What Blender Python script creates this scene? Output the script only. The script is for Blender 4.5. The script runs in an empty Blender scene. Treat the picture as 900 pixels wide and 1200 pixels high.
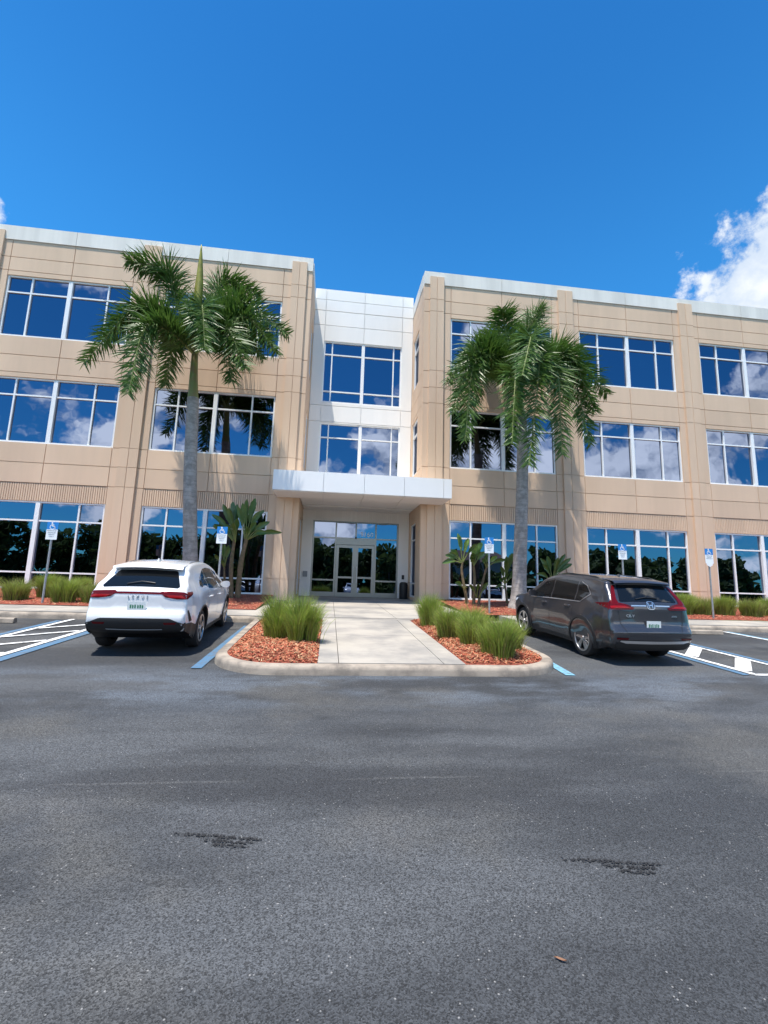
import bpy, bmesh, math, random
from mathutils import Vector, Matrix, noise as mnoise
R = math.radians
random.seed(7)
SC = bpy.context.scene
COL = SC.collection

# ---------------------------------------------------------------- camera
cam_d = bpy.data.cameras.new("camera"); cam = bpy.data.objects.new("camera", cam_d); COL.objects.link(cam)
rx = Vector((0.99233581, -0.11999513, 0.0295093)); ux = Vector((-0.04750704, -0.15001673, 0.98754142)); fx = Vector((0.11407327, 0.98137462, 0.15456759))
cam.matrix_world = Matrix(((rx.x, ux.x, -fx.x, -1.27566), (rx.y, ux.y, -fx.y, 0), (rx.z, ux.z, -fx.z, 0), (0, 0, 0, 1)))
cam_d.sensor_fit = 'VERTICAL'; cam_d.sensor_height = 36; cam_d.lens = 36 * 528.964 / 1200
cam_d.clip_start = 0.05; cam_d.clip_end = 3000
SC.camera = cam

# ---------------------------------------------------------------- sun and sky
SUNV = Vector((-0.19, -0.22, 1)).normalized()
sd = bpy.data.lights.new("sun", 'SUN'); sd.energy = 4.5; sd.angle = R(0.53); sd.color = (1, .94, .85)
so = bpy.data.objects.new("sun", sd); COL.objects.link(so); so.rotation_euler = SUNV.to_track_quat('Z', 'Y').to_euler(); so.location = (0, 0, 40)
SC.view_settings.view_transform = 'Standard'; SC.view_settings.look = 'None'; SC.view_settings.exposure = 0.80; SC.view_settings.gamma = 1; SC.view_settings.use_curve_mapping = False
W = bpy.data.worlds.new("World"); SC.world = W; W.use_nodes = True
nt = W.node_tree; N = nt.nodes; L = nt.links
for n in list(N): N.remove(n)
def nd(tree, typ, **kw):
    n = tree.nodes.new(typ)
    for k, v in kw.items():
        if k.startswith('i_'):
            n.inputs[k[2:].replace('_', ' ')].default_value = v
        else: setattr(n, k, v)
    return n
def mth(tree, op, a, b=None, c=None, clamp=False):
    n = tree.nodes.new('ShaderNodeMath'); n.operation = op; n.use_clamp = clamp
    for i, v in enumerate((a, b, c)):
        if v is None: continue
        if isinstance(v, (int, float)): n.inputs[i].default_value = v
        else: tree.links.new(v, n.inputs[i])
    return n.outputs[0]
def mrange(tree, v, a, b, c=0., d=1., smooth=True):
    n = tree.nodes.new('ShaderNodeMapRange'); n.interpolation_type = 'SMOOTHSTEP' if smooth else 'LINEAR'
    tree.links.new(v, n.inputs[0])
    for i, x in enumerate((a, b, c, d)): n.inputs[i + 1].default_value = x
    return n.outputs[0]
def mixc(tree, f, a, b, mode='MIX'):
    n = tree.nodes.new('ShaderNodeMix'); n.data_type = 'RGBA'; n.blend_type = mode
    for i, v in ((0, f), (6, a), (7, b)):
        if isinstance(v, (int, float)): n.inputs[i].default_value = v
        elif isinstance(v, (tuple, list)): n.inputs[i].default_value = (*v[:3], 1)
        else: tree.links.new(v, n.inputs[i])
    return n.outputs[2]
sky = nd(nt, 'ShaderNodeTexSky', sky_type='NISHITA', sun_disc=False, sun_elevation=math.asin(SUNV.z), sun_rotation=math.atan2(SUNV.x, SUNV.y), altitude=0, air_density=1.0, dust_density=0.25, ozone_density=2.5)
tc = nd(nt, 'ShaderNodeTexCoord'); sx = nd(nt, 'ShaderNodeSeparateXYZ'); L.new(tc.outputs['Generated'], sx.inputs[0])
X_, Y_, Z_ = sx.outputs
tint = mixc(nt, mrange(nt, Z_, .50, .86), (0.25, .98, 1.40), (0.16, .73, 1.17))
skyc = mixc(nt, 1.0, sky.outputs[0], tint, 'MULTIPLY')
# clouds: fractal cumulus banks over the southern sky (seen in the glass), one cumulus over the north-east
mp0 = nd(nt, 'ShaderNodeMapping'); mp0.inputs['Scale'].default_value = (1, 1, 1.35); mp0.inputs['Location'].default_value = (.37, .11, .2); L.new(tc.outputs['Generated'], mp0.inputs[0])
mp1 = nd(nt, 'ShaderNodeMapping'); mp1.inputs['Scale'].default_value = (1, 1, 1.35); mp1.inputs['Location'].default_value = (.37 - .012, .11, .2 + .045); L.new(tc.outputs['Generated'], mp1.inputs[0])
n1 = nd(nt, 'ShaderNodeTexNoise', i_Scale=4.6, i_Detail=10.0, i_Roughness=0.57); L.new(mp0.outputs[0], n1.inputs['Vector'])
n1b = nd(nt, 'ShaderNodeTexNoise', i_Scale=4.6, i_Detail=10.0, i_Roughness=0.57); L.new(mp1.outputs[0], n1b.inputs['Vector'])
n3 = nd(nt, 'ShaderNodeTexNoise', i_Scale=7.0, i_Detail=9.0, i_Roughness=0.62); L.new(tc.outputs['Generated'], n3.inputs['Vector'])
cover = mth(nt, 'ADD', mrange(nt, Z_, 0.50, 0.22, -0.05, 0.11), mrange(nt, Z_, .17, .05, 0, -.12))
south = mrange(nt, Y_, 0.05, -0.25)
a1 = mth(nt, 'MULTIPLY', mrange(nt, mth(nt, 'ADD', n1.outputs[0], cover), 0.545, 0.625), south)
def dotdir(d):
    v = nd(nt, 'ShaderNodeVectorMath', operation='DOT_PRODUCT'); L.new(tc.outputs['Generated'], v.inputs[0]); v.inputs[1].default_value = Vector(d).normalized(); return v.outputs['Value']
def puff(d, lo, hi, amp=0.9):
    m = mrange(nt, dotdir(d), lo, hi, smooth=False)
    v = mth(nt, 'ADD', m, mth(nt, 'MULTIPLY', mth(nt, 'SUBTRACT', n3.outputs[0], 0.5), amp * 2.2))
    return mrange(nt, v, 0.42, 0.62)
a2 = mth(nt, 'MAXIMUM', puff((.752, .51, .422), .957, .993), puff((-.60, .62, .52), .9905, .9995))
alpha = mth(nt, 'MAXIMUM', a1, mth(nt, 'MULTIPLY', a2, .94), clamp=True)
shade = mrange(nt, mth(nt, 'SUBTRACT', n1.outputs[0], n1b.outputs[0]), -.09, .07)
n4 = nd(nt, 'ShaderNodeTexNoise', i_Scale=16.0, i_Detail=6.0); L.new(tc.outputs['Generated'], n4.inputs['Vector'])
ccol = mixc(nt, mth(nt, 'MAXIMUM', mth(nt, 'MULTIPLY', mth(nt, 'ADD', shade, mrange(nt, n4.outputs[0], .3, .7, -.1, .2)), 1.0), mrange(nt, Y_, -.1, .1, 0, .9)), (4.8, 5.8, 7.4), (17.0, 17.0, 17.0))
ccol = mixc(nt, mrange(nt, Y_, 0, .2), ccol, mixc(nt, mrange(nt, n3.outputs[0], .38, .62), (4.4, 5.0, 5.8), (6.5, 6.6, 6.7)))
tot = mixc(nt, alpha, skyc, ccol)
bg = nd(nt, 'ShaderNodeBackground', i_Strength=0.098); L.new(tot, bg.inputs[0])
wo = nd(nt, 'ShaderNodeOutputWorld'); L.new(bg.outputs[0], wo.inputs[0])

# ---------------------------------------------------------------- materials
def mat(name, col, rough=.6, metal=0., var=0., vscale=4., col2=None, bump=0., bscale=40., coat=0., spec=.5, streak=False, trans=0., island=0., rings=0.):
    m = bpy.data.materials.new(name); m.use_nodes = True; t = m.node_tree; p = t.nodes['Principled BSDF']
    p.inputs['Roughness'].default_value = rough; p.inputs['Metallic'].default_value = metal; p.inputs['Coat Weight'].default_value = coat; p.inputs['Coat Roughness'].default_value = .03
    p.inputs['Specular IOR Level'].default_value = spec
    g = t.nodes.new('ShaderNodeNewGeometry')
    if var or col2:
        c2 = col2 or tuple(max(0, c * (1 - var)) for c in col)
        nz = nd(t, 'ShaderNodeTexNoise', i_Scale=vscale, i_Detail=7.0, i_Roughness=.62)
        if streak:
            mp = nd(t, 'ShaderNodeMapping'); mp.inputs['Scale'].default_value = (1, 1, .12); t.links.new(g.outputs['Position'], mp.inputs[0]); t.links.new(mp.outputs[0], nz.inputs['Vector'])
        else: t.links.new(g.outputs['Position'], nz.inputs['Vector'])
        cc = mixc(t, mrange(t, nz.outputs[0], .35, .68), col, c2)
        if rings:
            s3 = t.nodes.new('ShaderNodeSeparateXYZ'); t.links.new(g.outputs['Position'], s3.inputs[0])
            wv = mth(t, 'SINE', mth(t, 'ADD', mth(t, 'MULTIPLY', s3.outputs[2], rings), mth(t, 'MULTIPLY', nz.outputs[0], 7.0)))
            cc = mixc(t, mrange(t, wv, .72, 1.0, 0, .45), cc, tuple(x * .5 for x in col))
        if island:
            mr = mrange(t, g.outputs['Random Per Island'], 0, 1, 1 - island, 1 + island * .6, smooth=False); cc = mixc(t, 1.0, cc, mr, 'MULTIPLY')
        t.links.new(cc, p.inputs['Base Color'])
    else: p.inputs['Base Color'].default_value = (*col, 1)
    if bump:
        nb = nd(t, 'ShaderNodeTexNoise', i_Scale=bscale, i_Detail=5.0); t.links.new(g.outputs['Position'], nb.inputs['Vector'])
        b = nd(t, 'ShaderNodeBump', i_Strength=bump, i_Distance=.02); t.links.new(nb.outputs[0], b.inputs['Height']); t.links.new(b.outputs[0], p.inputs['Normal'])
    if trans:
        tr = t.nodes.new('ShaderNodeBsdfTranslucent'); ms = t.nodes.new('ShaderNodeMixShader'); ms.inputs[0].default_value = trans
        src = p.inputs['Base Color'].links[0].from_socket if p.inputs['Base Color'].links else None
        if src: t.links.new(src, tr.inputs[0])
        else: tr.inputs[0].default_value = (*col, 1)
        out = t.nodes['Material Output']; t.links.new(p.outputs[0], ms.inputs[1]); t.links.new(tr.outputs[0], ms.inputs[2]); t.links.new(ms.outputs[0], out.inputs[0])
    return m
M = {}
M['tan'] = mat('tan_stucco', (.69, .495, .345), .85, var=.13, vscale=.55, bump=.12, bscale=60, streak=True, island=.05)
M['cream'] = mat('white_panel', (.84, .815, .77), .7, var=.07, vscale=.6, streak=True, island=.035)
M['band'] = mat('parapet_concrete', (.76, .725, .66), .8, var=.17, vscale=.9, streak=True, island=.05)
M['canopy'] = mat('white_metal_panel', (.81, .80, .785), .35, var=.03, vscale=.5)
M['frame'] = mat('white_window_frame', (.80, .80, .79), .4)
M['alu'] = mat('brushed_aluminium', (.30, .30, .28), .35, metal=.85)
M['dark'] = mat('black_trim', (.014, .014, .015), .5)
M['roof'] = mat('roof_membrane', (.5, .5, .48), .8, var=.2)
def glass_mat():
    m = bpy.data.materials.new('coated_window_glass'); m.use_nodes = True; t = m.node_tree; p = t.nodes['Principled BSDF']
    p.inputs['Metallic'].default_value = 1.0; p.inputs['Base Color'].default_value = (.135, .162, .225, 1); p.inputs['Roughness'].default_value = .004
    p.inputs['Specular Tint'].default_value = (.3, .34, .42, 1)
    g = t.nodes.new('ShaderNodeNewGeometry'); t.links.new(mixc(t, g.outputs['Random Per Island'], (.118, .142, .200), (.155, .183, .250)), p.inputs['Base Color']); nz = nd(t, 'ShaderNodeTexNoise', i_Scale=.9, i_Detail=2.0); t.links.new(g.outputs['Position'], nz.inputs['Vector'])
    b = nd(t, 'ShaderNodeBump', i_Strength=.16, i_Distance=.03); t.links.new(nz.outputs[0], b.inputs['Height']); t.links.new(b.outputs[0], p.inputs['Normal'])
    return m
M['glass'] = glass_mat()
M['carglass'] = mat('tinted_car_glass', (.006, .007, .008), .03, spec=.4)
def asphalt_mat():
    m = bpy.data.materials.new('asphalt'); m.use_nodes = True; t = m.node_tree; p = t.nodes['Principled BSDF']
    g = t.nodes.new('ShaderNodeNewGeometry'); pos = g.outputs['Position']
    def nz(s, d=4., r=.6, sc=None):
        n = nd(t, 'ShaderNodeTexNoise', i_Scale=s, i_Detail=d, i_Roughness=r)
        if sc:
            mp = nd(t, 'ShaderNodeMapping'); mp.inputs['Scale'].default_value = sc; t.links.new(pos, mp.inputs[0]); t.links.new(mp.outputs[0], n.inputs['Vector'])
        else: t.links.new(pos, n.inputs['Vector'])
        return n.outputs[0]
    c = mixc(t, mrange(t, nz(.5, 6, .6, (.45, 1.5, 1)), .36, .64), (.0235, .0255, .0285), (.054, .0575, .062))
    c = mixc(t, mth(t, 'MULTIPLY', mrange(t, nz(.42, 5, .62, (1, 1.3, 1)), .47, .66), .62), c, (.068, .066, .061))
    c = mixc(t, mth(t, 'MULTIPLY', mrange(t, nz(.26, 4, .6, (.5, 1.7, 1)), .49, .60), .75), c, (.0185, .0198, .0222))
    # pale washed dusty patches in front of the island
    s = nd(t, 'ShaderNodeSeparateXYZ'); t.links.new(pos, s.inputs[0])
    d = mth(t, 'ABSOLUTE', mth(t, 'SUBTRACT', s.outputs[1], 6.9)); near = mrange(t, d, 1.5, .2)
    c = mixc(t, mth(t, 'MULTIPLY', mth(t, 'MULTIPLY', mrange(t, nz(.8, 5, .65, (.6, 1.4, 1)), .42, .62), near), .62), c, (.088, .105, .128))
    for yy, wd in ((4.12, .022), (9.9, .03), (-1.2, .03)):
        sm = mrange(t, mth(t, 'ABSOLUTE', mth(t, 'SUBTRACT', mth(t, 'ADD', s.outputs[1], mth(t, 'MULTIPLY', nz(2.2, 4), .05)), yy + .025)), wd, wd * .3)
        c = mixc(t, mth(t, 'MULTIPLY', mth(t, 'MULTIPLY', sm, mrange(t, nz(.5, 3), .46, .62)), .20), c, (.135, .135, .132))
    oil = mth(t, 'MULTIPLY', mrange(t, nz(1.3, 4, .55), .66, .72), .55)
    c = mixc(t, oil, c, (.016, .017, .019))
    vo = nd(t, 'ShaderNodeTexVoronoi', i_Scale=150.0); t.links.new(pos, vo.inputs['Vector'])
    sep = nd(t, 'ShaderNodeSeparateColor'); t.links.new(vo.outputs['Color'], sep.inputs[0])
    agg = mrange(t, sep.outputs[0], .05, .97, .35, 2.0, smooth=False)
    c = mixc(t, 1.0, c, agg, 'MULTIPLY')
    vc = nd(t, 'ShaderNodeTexVoronoi', i_Scale=70.0); t.links.new(pos, vc.inputs['Vector'])
    s2 = nd(t, 'ShaderNodeSeparateColor'); t.links.new(vc.outputs['Color'], s2.inputs[0])
    sp = mth(t, 'MULTIPLY', mth(t, 'GREATER_THAN', mth(t, 'ADD', s2.outputs[1], mrange(t, nz(6., 3), .35, .7, -.05, .03)), .968), mrange(t, vc.outputs['Distance'], .45, .15))
    c = mixc(t, mth(t, 'MULTIPLY', sp, .75), c, (.30, .295, .285))
    t.links.new(c, p.inputs['Base Color']); p.inputs['Roughness'].default_value = .82
    b = nd(t, 'ShaderNodeBump', i_Strength=.55, i_Distance=.006); t.links.new(vo.outputs['Distance'], b.inputs['Height']); t.links.new(b.outputs[0], p.inputs['Normal'])
    return m
M['asphalt'] = asphalt_mat()
M['concrete'] = mat('walk_concrete', (.38, .345, .295), .85, col2=(.225, .212, .195), vscale=.8, bump=.15, bscale=90)
M['kerb'] = mat('kerb_concrete', (.35, .295, .235), .85, col2=(.17, .145, .12), vscale=2.6, bump=.3, bscale=50)
M['mulch'] = mat('red_mulch', (.27, .065, .035), .95, col2=(.16, .035, .02), vscale=14, bump=1.0, bscale=45)
M['chip'] = mat('mulch_chip', (.44, .10, .05), .9, col2=(.47, .20, .10), vscale=9)
M['chip2'] = mat('pale_mulch_chip', (.50, .34, .19), .9, col2=(.32, .12, .06), vscale=9)
M['lawn'] = mat('lawn', (.06, .10, .025), .95, var=.4, vscale=2)
def paint_mat(name, col):
    m = mat(name, col, .7); t = m.node_tree; p = t.nodes['Principled BSDF']; g = t.nodes.new('ShaderNodeNewGeometry')
    nz = nd(t, 'ShaderNodeTexNoise', i_Scale=9.0, i_Detail=8.0, i_Roughness=.7); t.links.new(g.outputs['Position'], nz.inputs['Vector'])
    t.links.new(mixc(t, mrange(t, nz.outputs[0], .44, .68, 0, .85), col, (.10, .105, .115)), p.inputs['Base Color']); return m
M['pwhite'] = paint_mat('worn_white_paint', (.74, .74, .73)); M['pblue'] = paint_mat('worn_blue_paint', (.065, .155, .26)); M['pblue2'] = paint_mat('worn_light_blue_paint', (.16, .37, .50))
M['rubber'] = mat('rubber_mark', (.012, .012, .013), .8)
M['trunk'] = mat('palm_trunk', (.36, .33, .30), .9, col2=(.22, .20, .18), vscale=5, bump=.5, bscale=18, rings=42.)
M['shaft'] = mat('crownshaft', (.16, .21, .05), .5, col2=(.22, .15, .06), vscale=2.5)
M['frond'] = mat('palm_leaflet', (.052, .118, .020), .42, col2=(.095, .17, .030), vscale=2.2, trans=.26, spec=.4)
M['spear'] = mat('young_spear_leaf', (.36, .34, .045), .5, var=.3, trans=.2)
M['rachis'] = mat('leaf_stalk', (.17, .21, .06), .5)
M['bopleaf'] = mat('paddle_leaf', (.065, .14, .03), .3, col2=(.10, .17, .04), vscale=3, trans=.2, spec=.6)
M['bopleaf2'] = mat('young_paddle_leaf', (.26, .42, .075), .35, col2=(.09, .17, .04), vscale=3, trans=.3)
M['bopstem'] = mat('paddle_plant_stem', (.20, .13, .075), .9, col2=(.10, .09, .04), vscale=9, bump=.5, bscale=25)
M['grass1'] = mat('fountain_grass', (.22, .34, .040), .6, col2=(.36, .43, .09), vscale=9, trans=.4)
M['grass2'] = mat('dry_fountain_grass', (.27, .25, .09), .7, col2=(.18, .22, .05), vscale=9, trans=.35)
M['tree'] = mat('tree_leaves', (.06, .10, .03), .7, col2=(.115, .165, .045), vscale=.5, trans=.3)
M['bark'] = mat('bark', (.12, .09, .06), .9, var=.4)
M['post'] = mat('galvanised_post', (.42, .43, .44), .45, metal=.6, var=.2, vscale=8)
M['signblue'] = mat('sign_blue', (.012, .20, .56), .4); M['signwhite'] = mat('sign_white', (.80, .82, .84), .4); M['signtext'] = mat('sign_text', (.03, .08, .10), .5)
M['wpaint'] = mat('white_car_paint', (.70, .71, .72), .22, coat=1.0)
M['gpaint'] = mat('grey_car_paint', (.060, .058, .064), .32, metal=.6, coat=1.0)
M['spaint'] = mat('silver_car_paint', (.36, .38, .40), .25, metal=.6, coat=1.0)
M['tyre'] = mat('tyre_rubber', (.016, .016, .017), .8); M['rim'] = mat('alloy_rim', (.50, .50, .51), .28, metal=.9); M['rimdark'] = mat('rim_recess', (.02, .02, .022), .4)
M['redlight'] = mat('red_lamp_lens', (.10, .003, .005), .18, spec=.25); M['reddark'] = mat('dark_red_lens', (.30, .006, .009), .18, spec=.25); M['chrome'] = mat('chrome', (.66, .66, .67), .33, metal=1.0)
M['plate'] = mat('licence_plate', (.74, .77, .74), .4); M['platetext'] = mat('plate_text', (.05, .22, .12), .5); M['lampglass'] = mat('clear_lamp', (.6, .62, .65), .08, coat=1.0)
M['housewall'] = mat('house_stucco', (.55, .52, .47), .9); M['tile'] = mat('roof_tile', (.16, .11, .09), .9, var=.3)
M['leafbrown'] = mat('dry_leaf', (.20, .10, .055), .8); M['intercom'] = mat('grey_box', (.25, .26, .27), .5)

# ---------------------------------------------------------------- mesh helpers
class MB:
    def __init__(s): s.v = []; s.f = []; s.m = []
    def add(s, vs, fs, m=0):
        o = len(s.v); s.v += [tuple(v) for v in vs]; s.f += [tuple(i + o for i in f) for f in fs]; s.m += [m] * len(fs)
    def box(s, x0, x1, y0, y1, z0, z1, m=0):
        s.add([(x0, y0, z0), (x1, y0, z0), (x1, y1, z0), (x0, y1, z0), (x0, y0, z1), (x1, y0, z1), (x1, y1, z1), (x0, y1, z1)],
              [(0, 3, 2, 1), (4, 5, 6, 7), (0, 1, 5, 4), (1, 2, 6, 5), (2, 3, 7, 6), (3, 0, 4, 7)], m)
    def quad(s, a, b, c, d, m=0): s.add([a, b, c, d], [(0, 1, 2, 3)], m)
    def grid(s, rows, m=0, flip=False):
        o = len(s.v); n = len(rows[0])
        for r in rows: s.v += [tuple(p) for p in r]
        for i in range(len(rows) - 1):
            for j in range(n - 1):
                f = (o + i * n + j, o + i * n + j + 1, o + (i + 1) * n + j + 1, o + (i + 1) * n + j)
                s.f.append(f[::-1] if flip else f); s.m.append(m)
    def tube(s, pts, rad, seg=8, m=0, cap=True):
        pts = [Vector(p) for p in pts]; n = len(pts)
        rad = rad if isinstance(rad, (list, tuple)) else [rad] * n
        o = len(s.v); up = Vector((.31, .93, .17))
        for i, p in enumerate(pts):
            t = (pts[min(i + 1, n - 1)] - pts[max(i - 1, 0)]).normalized()
            a = t.cross(up)
            if a.length < .05: a = t.cross(Vector((1, 0, 0)))
            a.normalize(); b = t.cross(a)
            for k in range(seg):
                th = 2 * math.pi * k / seg; s.v.append(tuple(p + (a * math.cos(th) + b * math.sin(th)) * rad[i]))
        for i in range(n - 1):
            for k in range(seg):
                k2 = (k + 1) % seg; s.f.append((o + i * seg + k, o + i * seg + k2, o + (i + 1) * seg + k2, o + (i + 1) * seg + k)); s.m.append(m)
        if cap:
            s.f.append(tuple(o + k for k in range(seg))[::-1]); s.m.append(m); s.f.append(tuple(o + (n - 1) * seg + k for k in range(seg))); s.m.append(m)
    def lathe(s, prof, c, ax, seg=32, m=0, closed=False):
        # prof: (radius, offset along axis)
        ax = Vector(ax).normalized(); c = Vector(c); a = ax.orthogonal().normalized(); b = ax.cross(a); o = len(s.v); n = len(prof)
        for k in range(seg):
            th = 2 * math.pi * k / seg; d = a * math.cos(th) + b * math.sin(th)
            for r, h in prof: s.v.append(tuple(c + d * r + ax * h))
        for k in range(seg):
            k2 = (k + 1) % seg
            for i in range(n if closed else n - 1):
                j = (i + 1) % n; s.f.append((o + k * n + i, o + k2 * n + i, o + k2 * n + j, o + k * n + j)); s.m.append(m)
    def build(s, name, mats, parent=None, smooth=False, angle=None, fix=False):
        me = bpy.data.meshes.new(name); me.from_pydata(s.v, [], s.f)
        mats = mats if isinstance(mats, (list, tuple)) else [mats]
        for k in mats: me.materials.append(M[k])
        me.polygons.foreach_set('material_index', s.m)
        if fix:
            bm = bmesh.new(); bm.from_mesh(me); bmesh.ops.remove_doubles(bm, verts=bm.verts, dist=1e-5); bmesh.ops.recalc_face_normals(bm, faces=bm.faces); bm.to_mesh(me); bm.free()
        if smooth:
            me.polygons.foreach_set('use_smooth', [True] * len(me.polygons))
            if angle: me.set_sharp_from_angle(angle=R(angle))
        me.update(); o = bpy.data.objects.new(name, me); COL.objects.link(o)
        if parent: o.parent = parent
        return o
def tag(o, label=None, cat=None, group=None, kind=None):
    if label: o['label'] = label
    if cat: o['category'] = cat
    if group: o['group'] = group
    if kind: o['kind'] = kind
    return o
def empty(name, loc=(0, 0, 0), rz=0):
    o = bpy.data.objects.new(name, None); COL.objects.link(o); o.location = loc; o.rotation_euler.z = rz; o.empty_display_size = .2; return o
def kids(o): return [c for c in bpy.data.objects if c.parent == o]
def copy_tree(o, parent=None):
    c = o.copy(); COL.objects.link(c); c.parent = parent
    for k in kids(o): copy_tree(k, c)
    return c
def text_mb(mb, s, size, place, m=0, align='CENTER', depth=0.004):
    cu = bpy.data.curves.new('t', 'FONT'); cu.body = s; cu.size = size; cu.align_x = align; cu.align_y = 'CENTER'; cu.extrude = depth; cu.resolution_u = 2
    ob = bpy.data.objects.new('t', cu); COL.objects.link(ob); dg = bpy.context.evaluated_depsgraph_get()
    me = bpy.data.meshes.new_from_object(ob.evaluated_get(dg)); mb.add([place(v.co) for v in me.vertices], [tuple(p.vertices) for p in me.polygons], m)
    bpy.data.objects.remove(ob); bpy.data.curves.remove(cu); bpy.data.meshes.remove(me)

# ---------------------------------------------------------------- ground
K = 13.2                                  # kerb line
def zg(y): return -1.85 + .05 * max(y, 0) if y < K else -1.19
def zs(y): return -1.04 + .0286 * (y - K)     # pavement behind the kerb
def zb(y): return -1.0 + .0653 * (y - 15.1)   # planting beds
b = MB(); b.quad((-1500, -1500, -2.0), (1500, -1500, -2.0), (1500, 1500, -2.0), (-1500, 1500, -2.0)); tag(b.build('ground', 'lawn'), kind='structure')
b = MB(); b.grid([[(x, y, zg(y)) for x in (-42, 42)] for y in (-24, 0, K + .3)], flip=True); tag(b.build('asphalt', 'asphalt', fix=True), kind='structure')
# kerb sweep (outline of the pavement and the entrance island)
def arc(cx, cy, r, a0, a1, n=9): return [(cx + r * math.cos(R(a0 + (a1 - a0) * i / n)), cy + r * math.sin(R(a0 + (a1 - a0) * i / n))) for i in range(n + 1)]
outl = [(-30, K)] + [(-3.55, K)] + arc(-3.55, K - .3, .3, 90, 0, 4) + [(-3.24, 11), ] + arc(-2.05, 8.68, 1.16, 180, 270) + [(-1, 7.52), (0, 7.52), (1, 7.52)] + arc(1.85, 8.68, 1.16, 270, 360) + [(3.04, 11)] + arc(3.35, K - .3, .3, 180, 90, 4) + [(30, K)]
def offs(path, d):
    out = []
    for i, p in enumerate(path):
        a = Vector(path[max(i - 1, 0)]); c = Vector(path[min(i + 1, len(path) - 1)]); t = (c - a).normalized(); out.append((p[0] - t.y * d, p[1] + t.x * d))
    return out
inner = offs(outl, .26)
b = MB(); rows = []
for d, h in ((0, -.06), (.006, .07), (.02, .115), (.055, .138), (.10, .143), (.20, .143), (.201, .02)):
    o_ = offs(outl, d); rows.append([(p[0], p[1], zg(outl[i][1]) + h) for i, p in enumerate(o_)])
b.grid(rows); tag(b.build('kerb', 'kerb', smooth=True, angle=50, fix=True), kind='structure')
# pavement slabs with joints: real gaps between slabs
b = MB()
def slab(x0, x1, y0, y1, zf, th=.2, g=.006):
    x0 += g; x1 -= g; y0 += g; y1 -= g
    b.add([(x0, y0, zf(y0) - th), (x1, y0, zf(y0) - th), (x1, y1, zf(y1) - th), (x0, y1, zf(y1) - th), (x0, y0, zf(y0)), (x1, y0, zf(y0)), (x1, y1, zf(y1)), (x0, y1, zf(y1))],
          [(0, 3, 2, 1), (4, 5, 6, 7), (0, 1, 5, 4), (1, 2, 6, 5), (2, 3, 7, 6), (3, 0, 4, 7)])
x = -30.
while x < 30:
    if x + 1.5 <= -3.5 or x >= 3.5: slab(x, x + 1.5, K + .26, 15.1, zs)
    x += 1.5
x = -3.0
for xa, xb in ((-4.5, -3.0), (-3., -1.05), (-1.05, .75), (.75, 2.9), (2.9, 3.5)): slab(xa, xb, K + .26, 15.1, zs)
for ya, yb in ((15.1, 17.5), (17.5, 19.98)):
    for xa, xb in ((-3.55, -1.05), (-1.05, .75), (.75, 3.45)): slab(xa, xb, ya, yb, zs)
b.box(-1.4, 1.1, 7.8, 7.81, -1.7, -1.5)
tag(b.build('sidewalk', 'concrete'), kind='structure')
b = MB()
zi = lambda y: zg(y) + .141
for ya, yb in ((7.73, 10.48), (10.48, K - .03)):
    for xa, xb in ((-1.4, -1.05), (-1.05, .72), (.72, 1.1)): slab(xa, xb, ya, yb, zi)
slab(-3.0, 2.8, K - .03, K + .26, lambda y: -1.047)
tag(b.build('walkway', 'concrete'), kind='structure')
b = MB(); slab(-2.72, 2.72, 19.98, 23.02, lambda y: zs(y) + .004, th=.3); tag(b.build('entrance_patio', mat and 'concrete'), kind='structure')
# planting beds
def chips(b, inside, x0, x1, y0, y1, zf, n, hi=.03):
    for _ in range(n):
        x = random.uniform(x0, x1); y = random.uniform(y0, y1)
        if not inside(x, y): continue
        l = random.uniform(.012, .045); w = random.uniform(.004, .011); a = random.uniform(0, 6.3); t = random.uniform(-.5, .5); z = zf(x, y) + random.uniform(0, hi)
        d = Vector((math.cos(a) * math.cos(t), math.sin(a) * math.cos(t), math.sin(t))) * l; e = Vector((-math.sin(a), math.cos(a), random.uniform(-.4, .4))) * w
        p = Vector((x, y, z)); b.quad(p - d - e, p + d - e, p + d + e, p - d + e, 2 if random.random() < .36 else 1)
def bed(x0, x1, y0, y1, zf, n, nx=40, ny=12, inside=lambda x, y: True):
    b = MB(); rows = []
    for j in range(ny + 1):
        y = y0 + (y1 - y0) * j / ny
        rows.append([(x0 + (x1 - x0) * i / nx, y, zf(x0 + (x1 - x0) * i / nx, y) + .018 * mnoise.noise(Vector((i * 1.3, j * 1.7, x0)))) for i in range(nx + 1)])
    b.grid(rows, flip=False); chips(b, inside, x0, x1, y0, y1, zf, n)
    return tag(b.build('mulch', ['mulch', 'chip', 'chip2']), kind='stuff')
zbed = lambda x, y: zb(y) + .03
bed(-26, -3.56, 15.12, 19.96, zbed, 14000, 60); bed(3.46, 26, 15.12, 19.96, zbed, 14000, 60)
def isl_z(x0, x1, cx, sgn):
    return lambda x, y: zi(y) - .012 + .075 * max(0, 1 - abs((x - (x0 + x1) / 2) / ((x1 - x0) / 2)) ** 4) * min(1, max(0, .96 - math.hypot(max(0, sgn * (x - cx)), max(0, 8.68 - y))) / .35)
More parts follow.
